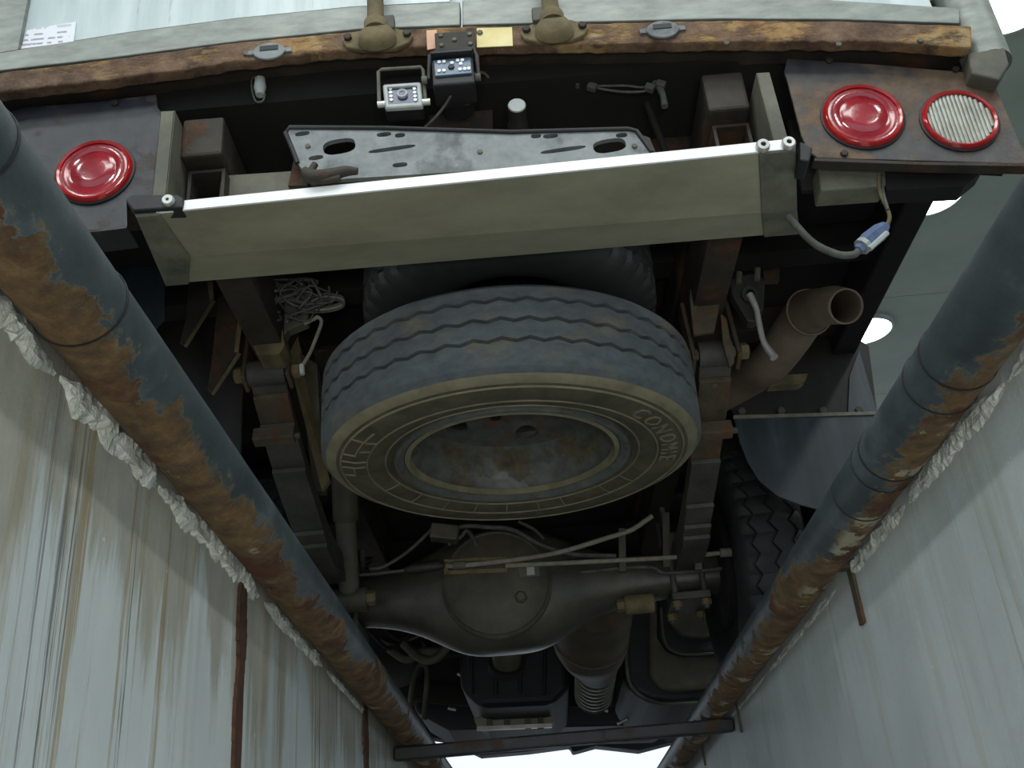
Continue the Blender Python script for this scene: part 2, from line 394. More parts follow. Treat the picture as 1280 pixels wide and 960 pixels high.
def lens_mat(name, c1, c2, rough=.15):
    k = Nt(name); f = k.noise(14, 6, .6); c = k.ramp(f, [(.3, c1), (.7, c2)])
    k.bump(k.noise(60, 4, .6), .12, .003)
    m = k.fin(c, rough); k.b.inputs['Coat Weight'].default_value = .35; k.b.inputs['Coat Roughness'].default_value = .12
    return m
m_red = lens_mat('red_lamp_lens', S(118, 14, 28), S(160, 30, 46))
m_redrim = lens_mat('red_lens_rim', S(150, 16, 20), S(178, 28, 32))
m_clear = lens_mat('clear_ribbed_lens', S(112, 112, 100), S(176, 178, 168), .12)
k = Nt('ceiling_lamp_glow'); k.b.inputs['Emission Color'].default_value = (1, 1, 1, 1); k.b.inputs['Emission Strength'].default_value = 6
m_glow = k.fin((.9, .9, .9, 1), .5)
k = Nt('printed_sticker')                       # pale label with a violet head line and grey print lines
sx = k.n('SeparateXYZ'); k.l(k.tc.outputs['Generated'], sx.inputs[0])
lines = k.ramp(sx.outputs[2], [(0, (0, 0, 0)), (.12, (1, 1, 1)), (.20, (0, 0, 0)), (.32, (1, 1, 1)), (.40, (0, 0, 0)), (.54, (1, 1, 1)), (.62, (0, 0, 0)), (.80, (.5, .5, .5)), (.92, (0, 0, 0))], 'CONSTANT')
txt = k.math('MULTIPLY', lines, k.step(k.noise(90, 2, .5, (1, 1, .3)), .44, .5))
txt = k.math('MULTIPLY', txt, k.step(k.math('MULTIPLY', sx.outputs[0], -1.0), -.92, -.88))
m_sticker = k.fin(k.mix(k.math('MULTIPLY', txt, .75), S(228, 230, 238), S(120, 110, 140)), .5)

# ================================================================ THE SETTING
PXL, PXR, PR = -0.376, 0.492, 0.042
WL, WR = -0.420, 0.536
def struct(name, geo, mat, **k): return obj(name, geo, mat, kind='structure', **k)
struct('wall_left', add_bb(NB(), (WL - .25, -2.2, -1.7), (WL, 9.5, .0)), m_wallL)
struct('wall_right', add_bb(NB(), (WR, -2.2, -1.7), (WR + .25, 9.5, .0)), m_wallR)
struct('wall_back', add_bb(NB(), (WL - .25, -2.4, -1.7), (WR + .25, -2.2, 0)), m_wallR)
fl = NB()
add_bb(fl, (-6, -6, -.2), (WL - .25, 14, .0)); add_bb(fl, (WR + .25, -6, -.2), (6, 14, .0))
add_bb(fl, (WL - .25, -6, -.2), (WR + .25, -2.4, 0)); add_bb(fl, (WL - .25, 9.5, -.2), (WR + .25, 14, 0)); add_bb(fl, (WL - .25, -2.4, -1.8), (WR + .25, 9.5, -1.7))
struct('floor', fl, m_floor)
struct('wall_room_left', add_bb(NB(), (-6.2, -6, 0), (-6, 14, 4.4)), m_room)
struct('wall_room_right', add_bb(NB(), (6, -6, 0), (6.2, 14, 4.4)), m_room)
ceil = struct('ceiling', add_bb(NB(), (-6, -6, 4.22), (6, 14, 4.4)), m_room)
pm = None
for i in range(12):
    for j in range(10):
        if pm is None:
            o = obj('ceiling_panel', add_bb(NB(), (-.496, -.996, 4.20), (.496, .996, 4.22)), m_ceil, ceil); pm = o
        else:
            o = pm.copy(); col.objects.link(o); o.parent = ceil
        o.location = (-5.5 + i, -5 + 2 * j, 0)
# seams and rust runs down the pit walls
wl = bpy.data.objects['wall_left']; wr = bpy.data.objects['wall_right']
def seam(px0, px1, X, side, wid, parent, mat):
    a, b = oX(*px0, X), oX(*px1, X); bm = NB(); n = 60
    for i in range(n):
        t = i / n; z0 = a.z + (-1.2 - a.z) * t; z1 = a.z + (-1.2 - a.z) * (i + 1) / n
        ww = wid * (1.0 - .55 * t) * (.75 + .5 * noise.noise(Vector((i * .31, wid * 50, 2)))); y = a.y + wid * .35 * noise.noise(Vector((i * .17, 3, wid * 40)))
        add_box(bm, (X + side * .002, y, (z0 + z1) / 2), (.006, ww, abs(z1 - z0) * 1.02))
    return obj('rust_run', bm, mat, parent)
seam((303, 722), (290, 900), WL, 1, .046, wl, m_wallseam)
seam((455, 880), (455, 950), WL, 1, .085, wl, m_wallseam)
def mortar(X, z, segs, parent, rad, seed):
    random.seed(seed)
    for (y0, y1, sc_) in segs:
        n = max(6, int((y1 - y0) / .007)); bm = NB(); rings = []
        for i in range(n + 1):
            y = y0 + (y1 - y0) * i / n
            e = min(1, 6 * min(i, n - i) / n + .25)
            rg = []
            for kk in range(10):
                a = 2 * PI * kk / 10
                nn = noise.noise(Vector((y * 22, a * 1.1, seed))) * .7 + noise.noise(Vector((y * 90, a * 3.5, seed + 3))) * .6
                rr = rad * sc_ * e * (1 + nn)
                rg.append(bm.verts.new((X + rr * .8 * math.cos(a), y, z + rr * 1.25 * math.sin(a))))
            rings.append(rg)
        for i in range(n):
            for kk in range(10): bm.faces.new((rings[i][kk], rings[i][(kk + 1) % 10], rings[i + 1][(kk + 1) % 10], rings[i + 1][kk]))
        bm.faces.new(rings[0]); bm.faces.new(rings[-1][::-1])
        obj('mortar_crust', bm, m_mortar, parent)
mortar(WL - .001, -.034, [(.3, .83, 1.1), (.84, 1.10, 1.2), (1.11, 1.56, 1.25), (1.60, 2.05, .8), (2.1, 2.6, .55)], wl, .011, 3)
mortar(WR + .001, -.036, [(.3, 1.02, .9), (1.03, 1.38, 1.0), (1.40, 1.72, .9), (1.80, 2.5, .55), (2.52, 3.2, .45)], wr, .010, 9)

# ---- the two pipes along the pit edge
def pit_pipe(X, mat, label, ringsY, seed):
    random.seed(seed)
    bm = NB(); P = []; n = 220; seg = 40; rg = []
    for i in range(n + 1):
        y = -2.2 + 11.6 * (i / n)
        ring = []
        for kk in range(seg):
            a = 2 * PI * kk / seg
            rr = PR * (1 + .012 * noise.noise(Vector((y * 5, math.cos(a) * 2, math.sin(a) * 2 + seed))))
            ring.append(bm.verts.new((rr * math.cos(a), y, rr * math.sin(a))))
        rg.append(ring)
    for i in range(n):
        for kk in range(seg): bm.faces.new((rg[i][kk], rg[i][(kk + 1) % seg], rg[i + 1][(kk + 1) % seg], rg[i + 1][kk]))
    bm.faces.new(rg[0]); bm.faces.new(rg[-1][::-1])
    o = obj('edge_pipe', bm, mat, smooth=60)
    o.location = (X, 0, 0)
    tag(o, label, 'pipe')
    for (y, dy) in ringsY:
        b = NB(); R1 = PR + .0006
        add_lathe(b, [(R1, -dy), (R1 + .0009, -dy), (R1 + .0009, dy), (R1, dy)], (0, y, 0), (0, 1, 0), 40, closed=True)
        obj('paint_ridge', b, m_black, o, smooth=40)
    return o
pL = pit_pipe(PXL, m_pipeL, 'thick rust-eaten steel pipe edging the pit wall streaked with brown drips', [(.56, .0012), (.77, .001)], 2)
pR = pit_pipe(PXR, m_pipeR, 'thick flaking black steel pipe edging the plain grey pit wall', [(1.02, .0012), (1.08, .0010), (1.28, .0016), (1.32, .0010), (1.43, .0014)], 5)
def strap(px_top, px_bot, X, side, wid, parent, off):
    a, b = oX(*px_top, X), oX(*px_bot, X)
    bm = NB()
    add_box(bm, (X + side * .003 - off, (a.y + b.y) / 2, (a.z + b.z) / 2), (.005, wid, abs(a.z - b.z) + .01))
    add_box(bm, (X - side * .012 - off + side * .02, (a.y + b.y) / 2, max(a.z, b.z)), (.04, wid, .005))
    o = obj('anchor_strap', bm, m_leafrust if wid > .02 else m_greysteel, parent)
    return o
strap((1068, 705), (1076, 780), WR, -1, .024, pR, PXR)
strap((922, 868), (927, 914), WR, -1, .016, pR, PXR)
strap((878, 925), (882, 955), WR, -1, .016, pR, PXR)

# ---- flat bar lying across the pit under the pipes
a, b = oZ(500, 930, -.05), oZ(884, 910, -.05)
ym = (a.y + b.y) / 2
bm = add_box(NB(), ((WL + WR) / 2, ym, -.062), (WR - WL - .004, .04, .036), Matrix.Rotation(math.radians(0), 3, 'Z'))
tag(obj('cross_bar', bm, m_blackpaint, bevel=.006), 'flat rusty steel bar spanning the pit between the two edge pipes', 'bar')

# ---- round ceiling lamps
lab = ['round glowing ceiling lamp over the bay beside the truck, beyond its tail lamps', 'round glowing ceiling lamp beyond the exhaust outlet, farthest along the row', 'round glowing ceiling lamp above the corner post of the truck box']
for i, (px, py) in enumerate(((1163, 243), (1081, 412), (1266, 2))):
    p = oZ(px, py, 4.19)
    t = thing('ceiling_lamp', (p.x, p.y, 4.19), lab[i], 'ceiling lamp', 'round lamps on the workshop ceiling')
    obj('lamp_diffuser', add_lathe(NB(), [(0, -.03), (.20, -.03), (.235, -.02), (.24, 0), (0, 0)], p, (0, 0, 1), 40), m_glow, t, smooth=40)
    obj('lamp_ring', add_lathe(NB(), [(.24, -.025), (.262, -.02), (.27, .01), (.24, .01)], p, (0, 0, 1), 40, closed=True), m_camgrey, t, smooth=40)

# ================================================================ THE TRUCK
TX = -0.03                                   # centre line of the truck
truck = thing('box_truck', (TX, 3.5, 0), 'white box truck with rusty rear sill and underside, parked over the inspection pit', 'truck')
def part(name, geo, mat, parent=truck, **k): return obj(name, geo, mat, parent, **k)
YR = 1.42
# ---- cargo box shell, floor, cross beams
part('cargo_box', add_bb(NB(), (TX - .98, 1.50, 1.02), (TX + .97, 5.2, 3.0)), m_door)
part('cargo_floor', add_bb(NB(), (TX - .97, 1.488, .905), (TX + .96, 5.2, 1.02)), m_under)
for i, y in enumerate((1.72, 2.08, 2.44, 2.80, 3.2, 3.6, 4.1, 4.6)):
    part('floor_beam', add_bb(NB(), (TX - .95, y - .035, .835), (TX + .93, y + .035, .905)), m_darkrust if i % 2 == 0 else m_under, bevel=.004)
for s, x in ((-1, -.98), (1, .915)):
    part('side_rail', add_bb(NB(), (x - .03 if s < 0 else x - .035, 1.47, .80), (x + .035 if s < 0 else x + .03, 5.2, .93)), m_under, bevel=.006)
# chassis rails (open box ends seen from behind) and rusty sleepers above them
RXL, RXR = oY(259, 210, 1.5).x, oY(914, 160, 1.5).x
for s, x in ((-1, RXL), (1, RXR)):
    zt, zb, hw, th = .765, .650, .034, .006
    bm = NB()
    add_bb(bm, (x - hw, 1.50, zt - th), (x + hw, 5.6, zt)); add_bb(bm, (x - hw, 1.50, zb), (x + hw, 5.6, zb + th))
    add_bb(bm, (x - hw, 1.50, zb + th), (x - hw + th, 5.6, zt - th)); add_bb(bm, (x + hw - th, 1.50, zb + th), (x + hw, 5.6, zt - th))
    rail = part('chassis_rail', bm, m_darkrust)
    part('rail_backing', add_bb(NB(), (x - hw + th, 1.72, zb + th), (x + hw - th, 1.74, zt - th)), m_under, rail)
    bolt('bolt', (x - hw + th if s < 0 else x + hw - th, 1.54, .715), (1 if s < 0 else -1, 0, 0), .010, .02, m_chrome, rail)
    part('sleeper_beam', add_bb(NB(), (x - .042, 1.47, .775), (x + .035, 5.4, .865)), m_darkrust, bevel=.006)
# rear cross member deep in the shade, and one carrying the spare wheels
part('cross_member', pprism([(276, 219), (368, 213), (372, 250), (272, 256)], 1.53, .012), m_greysteel, bevel=.003)
part('cross_member', add_bb(NB(), (RXL + .034, 2.50, .60), (RXR - .034, 2.60, .78)), m_under, bevel=.004)
part('cross_member', add_bb(NB(), (RXL + .034, 2.28, .66), (RXR - .034, 2.34, .82)), m_darkrust, bevel=.004)
part('cross_member', add_bb(NB(), (RXL + .034, 3.6, .55), (RXR - .034, 3.7, .76)), m_under, bevel=.004)

# ---- rear doors, frame strips, corner posts
ZT = 2.9
def door(pix, parent=truck):
    B = [oY(x, y, 1.452) for x, y in pix]
    pts = B + [Vector((B[-1].x, 1.452, ZT)), Vector((B[0].x, 1.452, ZT))]
    return part('rear_door', add_prism(NB(), pts, (0, .035, 0)), m_door)
dL = door([(22, 62), (160, 40), (300, 22), (440, 8), (562, 2)])
dR = door([(588, 1), (720, -4), (900, -6), (1030, 0), (1165, 9)])
frame_top = [(-60, 76), (22, 62), (160, 40), (300, 22), (440, 8), (575, 2)]
frame_bot = [(-60, 98), (0, 88), (130, 73), (300, 51), (450, 36), (575, 31)]
part('door_frame', band(frame_top, frame_bot, 1.440, .03, n=40), m_frame, dL, bevel=.002)
part('door_frame', band([(578, 0), (720, -4), (900, -7), (1030, -1), (1200, 10)], [(578, 31), (700, 28), (900, 23), (1050, 24), (1200, 29)], 1.440, .03, n=40), m_frame, dR, bevel=.002)
a = oY(22, 62, 1.44)
part('door_edge', add_prism(NB(), [a, oY(-50, 74, 1.44), Vector((oY(-50, 74, 1.44).x, 1.44, ZT)), Vector((a.x + .004, 1.44, ZT))], (0, .03, 0)), m_frame, dL)
q = [oY(26, 61, 1.449), oY(92, 52, 1.449), oY(95, 27, 1.449), oY(34, 37, 1.449)]
part('sticker', add_prism(NB(), q, (0, .002, 0)), m_sticker, dL)
# right corner post, rounded, and the left one
p = oY(1222, 40, 1.45)
part('corner_post', add_lathe(NB(), [(.046, 0), (.046, 2.1)], (p.x + .006, 1.475, p.z - .065), (0, 0, 1), 24, sx=1.0), m_frame, smooth=40)
part('corner_shoe', pprism([(1210, 66), (1256, 58), (1262, 80), (1250, 100), (1215, 92)], 1.43, .08), m_greysteel, bevel=.004)
p = oY(-70, 80, 1.45)
part('corner_post', add_lathe(NB(), [(.046, 0), (.046, 2.1)], (p.x - .02, 1.475, p.z - .04), (0, 0, 1), 24), m_frame, smooth=40)

# ---- rusty rear sill
sill = part('rear_sill', band([(-70, 104), (0, 90), (130, 75), (300, 52), (450, 38), (600, 32), (700, 30), (900, 25), (1050, 26), (1215, 32)],
                 [(-70, 130), (0, 114), (60, 108), (180, 94), (300, 76), (420, 63), (530, 58), (600, 57), (700, 55), (860, 52), (1000, 51), (1100, 52), (1215, 59)], 1.415, .026, .6, 1.4, 110), m_sill, bevel=.004)
part('sill_flange', band([(-70, 128), (0, 113), (180, 93), (300, 75), (420, 62), (600, 56), (860, 51), (1000, 50), (1215, 58)],
                 [(-70, 134), (0, 118), (180, 98), (300, 80), (420, 67), (600, 61), (860, 56), (1000, 55), (1215, 63)], 1.445, .05, 0, 1, 60), m_darkrust, sill)
for px, py in ((337, 66), (828, 39)):
    c = oY(px, py, 1.414)
    bm = NB(); n = 24
    pts = [c + Vector((.030 * math.cos(t) * (1 if abs(math.sin(t)) > .25 else 1.08), 0, .0215 * math.sin(t))) for t in [2 * PI * i / n for i in range(n)]]
    add_prism(bm, pts, (0, -.006, 0))
    lf = part('lashing_plate', bm, m_platebr, sill, bevel=.002)
    part('lashing_slot', add_box(NB(), c + Vector((0, -.0055, .006)), (.034, .004, .011)), m_black, sill)
    part('lashing_tab', add_bb(NB(), c + Vector((-.042, -.004, -.004)), c + Vector((.042, 0, .006))), m_platebr, sill)
for px, py in ((308, 68), (1150, 52), (1048, 57), (600, 42), (908, 55)):
    bolt('rivet', oY(px, py, 1.415), (0, -1, 0), .006, .005, m_greysteel, sill)
part('paint_patch', pprism([(596, 35), (640, 34), (641, 57), (596, 59)], 1.4135, .002), m_yellow, sill)
part('paint_patch', pprism([(533, 38), (546, 37), (546, 60), (534, 62)], 1.4135, .002), m_pink, sill)
# plate from which the dark camera hangs
mp = part('mounting_plate', pprism([(543, 41), (593, 38), (595, 66), (545, 69)], 1.398, .012), m_darkrust, bevel=.002)
for px, py in ((551, 45), (587, 43), (568, 50), (552, 57), (588, 55)):
    bolt('rivet', oY(px, py, 1.398), (0, -1, 0), .0045, .003, m_greysteel, mp)
# lock rods with their keepers
for cx, cy, hw in ((472, 47, 45), (693, 37, 43)):
    kp = part('lock_keeper', pprism([(cx - hw, cy + 3), (cx - hw + 8, cy - 5), (cx - 20, cy - 10), (cx + 20, cy - 13), (cx + hw - 8, cy - 9), (cx + hw, cy - 3), (cx + hw - 6, cy + 6), (cx + 22, cy + 13), (cx - 20, cy + 15), (cx - hw + 6, cy + 12)], 1.404, .011), m_khaki, bevel=.003)
    c = oY(cx, cy + 4, 1.404)
    part('keeper_cup', add_lathe(NB(), [(.036, 0), (.034, .012), (.026, .022), (.014, .027), (0, .028)], c, (0, -1, .25), 28), m_khaki, kp, smooth=50)
    rod = part('lock_rod', add_lathe(NB(), [(.0155, 0), (.0155, 1.9)], oY(cx - 2, cy - 6, 1.395), (0, 0, 1), 20), m_khaki, smooth=50)
    part('rod_lug', add_lathe(NB(), [(.022, 0), (.022, .02), (.0155, .028)], oY(cx - 2, cy - 8, 1.395), (0, 0, 1), 20), m_khaki, rod, smooth=40)
    sgn = 1 if cx < 600 else -1
    c2 = oY(cx + sgn * 15 - (2 if cx < 600 else 4), cy - 15, 1.405)
    part('cam_block', add_box(NB(), c2, (.026, .022, .034)), m_greysteel, kp, bevel=.003)
    for sx_ in (-1, 1): bolt('bolt', oY(cx + sx_ * (hw - 8), cy + (1 if sx_ < 0 else -4), 1.404), (0, -1, 0), .008, .007, m_darkrust, kp)

# ---- lamp panels
lpL = part('lamp_panel', pprism([(-20, 150), (30, 134), (120, 127), (195, 118), (197, 134), (201, 139), (191, 246), (158, 249), (159, 283), (110, 289), (-20, 300)], 1.462, .006), m_navypanel, bevel=.0015)
part('panel_flange', band([(-20, 300), (110, 288), (158, 282)], [(-20, 303), (110, 291), (158, 285)], 1.462, .06, n=6), m_blackpaint, lpL)
part('panel_flange', band([(1, 1), (2, 2)], [(1, 3), (2, 4)], 1.462, .001, n=1), m_blackpaint, lpL) if False else None
lpR = part('lamp_panel', pprism([(984, 73), (1090, 80), (1232, 92), (1243, 104), (1287, 205), (1022, 197), (1010, 188), (1002, 170), (984, 100), (980, 90)], 1.462, .006), m_lamppanel, bevel=.0015)
part('panel_flange', band([(1018, 197), (1150, 202), (1287, 204)], [(1018, 201), (1150, 206), (1287, 208)], 1.460, .022, n=8), m_darkrust, lpR, bevel=.001)
for px, py, pnl in ((144, 130, lpL), (1036, 77, lpR), (1194, 88, lpR), (1055, 193, lpR)):
    bolt('bolt', oY(px, py, 1.462), (0, -1, 0), .007, .006, m_darkrust, pnl)
for i, (px, py, kind, R_) in enumerate(((119, 216, 'red', .070), (1078, 147, 'red', .072), (1199, 152, 'white', .067))):
    c = oY(px, py, 1.462)
    lm = part('tail_lamp' if kind == 'red' else 'reversing_lamp', add_lathe(NB(), [(R_ + .003, 0), (R_ + .003, .003), (R_ - .002, .005), (R_ - .012, .005), (0, .005)], c, (0, -1, 0), 48), m_black, smooth=35, label='round red tail lamp' if kind == 'red' else 'round clear reversing lamp with red rim')
    part('lens_rim', add_lathe(NB(), [(R_, .003), (R_ - .001, .009), (R_ - .005, .012), (R_ - .009, .010), (R_ - .010, .004)], c, (0, -1, 0), 48, closed=True), m_redrim, lm, smooth=50)
    if kind == 'red':
        ln = part('lens', add_lathe(NB(), [(R_ - .008, .005), (R_ - .009, .0075), (R_ * .60, .010), (R_ * .59, .0092), (R_ * .57, .0102), (R_ * .3, .011), (0, .0115)], c, (0, -1, 0), 48), m_red, lm, smooth=60)
    else:
        bm = NB(); n = 15; rr = R_ - .0095; W = rr * 2 / n           # ribbed glass: upright half-round ribs clipped to a circle
        for j in range(n):
            xm = -rr + W * (j + .5); hh = math.sqrt(max(1e-6, rr * rr - xm * xm))
            add_tube(bm, [c + Vector((xm, -.003, -hh)), c + Vector((xm, -.003, hh))], W * .56, 10)
        part('lens', bm, m_clear, lm, smooth=60)
# lamp carrier box under the right panel and its lower edge
part('lamp_carrier', pprism([(1022, 204), (1110, 210), (1108, 232), (1026, 238)], 1.50, .05), m_capdark, bevel=.004)
part('lamp_stay', pprism([(1105, 206), (1228, 214), (1205, 233), (1108, 238)], 1.50, .04), m_under)
part('rear_skirt', pprism([(1003, 238), (1200, 232), (1215, 214), (1255, 216), (1256, 150), (985, 150)], 1.545, .01), m_under)

# ---- upright arms of the underrun bar
for nm, face, side in (('L', [(201, 139), (219, 138), (208, 250), (190, 250)], [(219, 138), (241, 176), (232, 250), (208, 250)]), ('R', [(945, 91), (962, 90), (988, 184), (969, 184)], [(945, 91), (969, 184), (945, 190), (924, 152)])):
    F1 = [oY(x, y, 1.43) for x, y in face]
    bm = NB(); add_prism(bm, F1, (0, .004, 0))
    xs = F1[1] if nm == 'L' else F1[0]; xb = F1[2] if nm == 'L' else F1[3]
    sgn = 1 if nm == 'L' else -1
    add_prism(bm, [xs, xb, xb + Vector((0, .12, 0)), xs + Vector((0, .12, 0))], (-.004 * sgn, 0, 0))
    part('underrun_arm', bm, m_greysteel, bevel=.0015)

# ---- underrun bar: long shallow aluminium profile, broad underside towards the pit
YB, zR = 1.36, None
tl, tr = oY(163, 260, YB), oY(990, 177, YB)
def bar_pt(t, row):
    top = ((168, 259), (984, 176)); b0 = ((172, 270), (984, 188)); cr = ((212, 323), (986, 263)); b1 = ((208, 355), (990, 291))
    P = {'t': top, 'b': b0, 'c': cr, 'e': b1}[row]
    px = P[0][0] + (P[1][0] - P[0][0]) * t; py = P[0][1] + (P[1][1] - P[0][1]) * t
    if row in 'tb': return oY(px, py, YB)
    z = .555 if row == 'c' else .572
    z0 = oY(576, 229, YB).z
    return oZ(px, py, (z0 - .004) if row == 'c' else z0 + .012)
bm = NB(); G = []; n = 40
for i in range(n + 1):
    t = i / n; a_, b_, c_, e_ = (bar_pt(t, r_) for r_ in 'tbce')
    up_ = Vector((0, .02, .03))
    G.append([bm.verts.new(v) for v in (a_, b_, c_, e_, e_ + Vector((0, 0, .05)), a_ + Vector((0, .01, .012)))])
for i in range(n):
    for k_ in range(6): bm.faces.new((G[i][k_], G[i][(k_ + 1) % 6], G[i + 1][(k_ + 1) % 6], G[i + 1][k_]))
bm.faces.new(G[0]); bm.faces.new(G[-1][::-1])
bar = part('underrun_bar', bm, m_alu, label='dull aluminium underrun bar')
A0, A1 = [bar_pt(.03, r_) for r_ in 'tb'], [bar_pt(.995, r_) for r_ in 'tb']
part('reflective_strip', add_prism(NB(), [A0[0], A1[0], A1[1], A0[1]], (0, -.004, 0)), m_white, bar, label='bright white reflective strip')
# end caps: grimy sleeves around both ends
def sleeve(t0, t1, off, mat, ext=0):
    bm = NB(); G = []
    for t in (t0, t1):
        b_, c_, e_ = (bar_pt(t, r_) for r_ in 'bce'); d = Vector((0, -.002, -off)); a_ = bar_pt(t, 't')
        G.append([bm.verts.new(v) for v in (a_ + Vector((0, -.003, .0)), b_ + d, c_ + d, e_ + d + Vector((0, .004, 0)), e_ + Vector((0, .006, .052)), a_ + Vector((0, .02, .02)))])
    for k_ in range(6): bm.faces.new((G[0][k_], G[0][(k_ + 1) % 6], G[1][(k_ + 1) % 6], G[1][k_]))
    bm.faces.new(G[0]); bm.faces.new(G[1][::-1]); return bm
part('end_cap', sleeve(.955, 1.012, .004, m_capdark), m_capdark, bar, bevel=.002)
part('end_cap', sleeve(-.002, .035, .004, m_capdark), m_capdark, bar, bevel=.002)
for px, py in ((953, 184), (985, 181)):
    c = oY(px, py, YB - .006)
    rl = part('end_bolt', add_lathe(NB(), [(.0045, .0), (.0115, 0), (.0118, .006), (.0095, .010), (.0045, .010)], c, (0, -1, -.1), 24, closed=True), m_chrome, bar, smooth=45)
    part('bolt_core', cyl(c, (0, -1, -.1), .0045, .006, 16), m_black, bar)
lb = part('end_bracket', pprism([(156, 250), (164, 243), (222, 243), (229, 247), (227, 259), (166, 263)], YB - .012, .03), m_black, bar, bevel=.003)
c = oY(211, 252, YB - .012)
part('end_bolt', add_lathe(NB(), [(.003, .0), (.0105, 0), (.0105, .005), (.0085, .008), (.003, .008)], c, (0, -1, -.1), 24, closed=True), m_chrome, bar, smooth=45)
part('end_bracket', pprism([(1000, 176), (1016, 184), (1012, 202), (1000, 200)], YB, .05), m_black, bar, bevel=.003)

# ---- number plate holder (no plate fitted)
Yp = 1.425
hold = part('plate_holder', pprism([(356, 164), (361, 158), (480, 160), (640, 165), (785, 161), (797, 163), (818, 192), (815, 204), (620, 212), (388, 226), (372, 204), (366, 188)], Yp, .010), m_platebr)
def oval(px, py, w_, h_, ang=0):
    c = oY(px, py, Yp) + Vector((0, -.03, 0)); n = 20
    R_ = Matrix.Rotation(math.radians(ang), 3, 'Y')
    return add_prism(NB(), [c + R_ @ Vector((w_ * math.copysign(abs(math.cos(t)) ** .7, math.cos(t)), 0, h_ * math.copysign(abs(math.sin(t)) ** .7, math.sin(t)))) for t in [2 * PI * i / n for i in range(n)]], (0, .08, 0))
cut(hold, [oval(424, 183, .029, .017, -6), oval(762, 182, .029, .015, -6), oval(490, 186, .042, .0045, -4), oval(704, 187, .040, .0045, -4), oval(378, 167, .013, .005, -4), oval(395, 197, .013, .005, -4),
           oval(480, 168, .013, .005), oval(500, 169, .009, .005), oval(670, 170, .009, .005), oval(688, 170, .013, .005), oval(777, 169, .010, .005), oval(500, 206, .013, .005)])
m_ = hold.modifiers.new('bevel', 'BEVEL'); m_.width = .0012; m_.limit_method = 'ANGLE'
part('holder_rim', add_tube(NB(), [oY(x, y, Yp - .001) for x, y in ((372, 204), (366, 188), (357, 166), (362, 159), (480, 160), (640, 165), (785, 161), (796, 164), (815, 190))], .0042, 8), m_black, hold, smooth=60)
for px, py in ((385, 183), (793, 183), (600, 190)):
    bolt('screw', oY(px, py, Yp), (0, -1, 0), .005, .003, m_greysteel, hold)
part('holder_stay', pprism([(368, 196), (388, 206), (384, 232), (360, 232)], 1.45, .02), m_darkrust)
part('holder_stay', pprism([(800, 168), (812, 172), (822, 196), (806, 200)], 1.45, .02), m_darkrust)
# clump of old bulb fitting hanging under the holder
pf = NB()
add_tube(pf, [oY(x, y, YB - .012) for x, y in ((380, 213), (392, 222), (412, 219), (432, 214), (447, 214))], [.008, .014, .011, .009, .006], 8, 3)
add_tube(pf, [oY(x, y, YB - .012) for x, y in ((394, 205), (389, 216), (402, 226), (425, 222))], .006, 8, 3)
part('lamp_remnant', pf, m_darkrust, smooth=60)

# ---- things in the dark bay above the holder
part('back_plate', pprism([(536, 104), (600, 92), (612, 96), (616, 104), (616, 200), (536, 200)], 1.56, .006), m_darkrust, bevel=.002)
bolt('bolt', oY(602, 112, 1.56), (0, -1, 0), .010, .010, m_rust, truck)
part('pipe_cap', add_lathe(NB(), [(0, 0), (.0155, 0), (.017, .002), (.017, .0025)], oY(646, 131, 1.47), (0, 1, 0), 28), m_camgrey, smooth=40)
part('stub_pipe', add_lathe(NB(), [(.0168, .0025), (.0168, .050), (.020, .054), (.020, .08), (0, .08)], oY(646, 131, 1.47), (0, 1, 0), 28), m_guard, smooth=40)
def wire(name, pix, Y, r_, mat, parent=truck, sm=5):
    P = [oY(p[0], p[1], p[2] if len(p) > 2 else Y) for p in pix]
    return part(name, add_tube(NB(), P, r_, 8, sm), mat, parent, smooth=70)
wire('cable', ((615, 85), (640, 93), (680, 91), (715, 101), (745, 107), (780, 107), (812, 108), (838, 86)), 1.52, .0026, m_wire)
wire('cable', ((660, 90), (700, 96), (730, 106), (770, 114), (805, 114), (825, 104)), 1.52, .0026, m_wire)
wire('cable', ((843, 82), (833, 90), (815, 105)), 1.52, .003, m_wire)
for (x, y) in ((720, 104), (740, 109), (812, 110), (826, 106)):
    part('cable_clip', add_box(NB(), oY(x, y, 1.515), (.018, .014, .014), Matrix.Rotation(.5, 3, 'Y')), m_wire, bevel=.002)
part('cable_plug', add_tube(NB(), [oY(824, 108, 1.52), oY(829, 120, 1.52), oY(831, 133, 1.52)], [.008, .006, .007], 8), m_wire, smooth=60)
part('hanging_strut', add_tube(NB(), [oY(808, 128, 1.56), oY(832, 190, 1.60)], .007, 8), m_under, smooth=60)
wire('cable', ((338, 92), (352, 99), (400, 101), (450, 104), (475, 104)), 1.52, .0016, m_wire)
hp = part('socket', add_tube(NB(), [oY(325, 99, 1.47), oY(325, 110, 1.47), oY(325, 119, 1.47)], [.010, .012, .008], 10), m_camgrey, smooth=60)
part('socket_loop', add_tube(NB(), [oY(330, 96, 1.47), oY(316, 98, 1.47), (oY(315, 112, 1.47)), oY(320, 127, 1.47), oY(329, 126, 1.47), oY(331, 117, 1.47)], .0022, 6, 4), m_wire, hp, smooth=60)

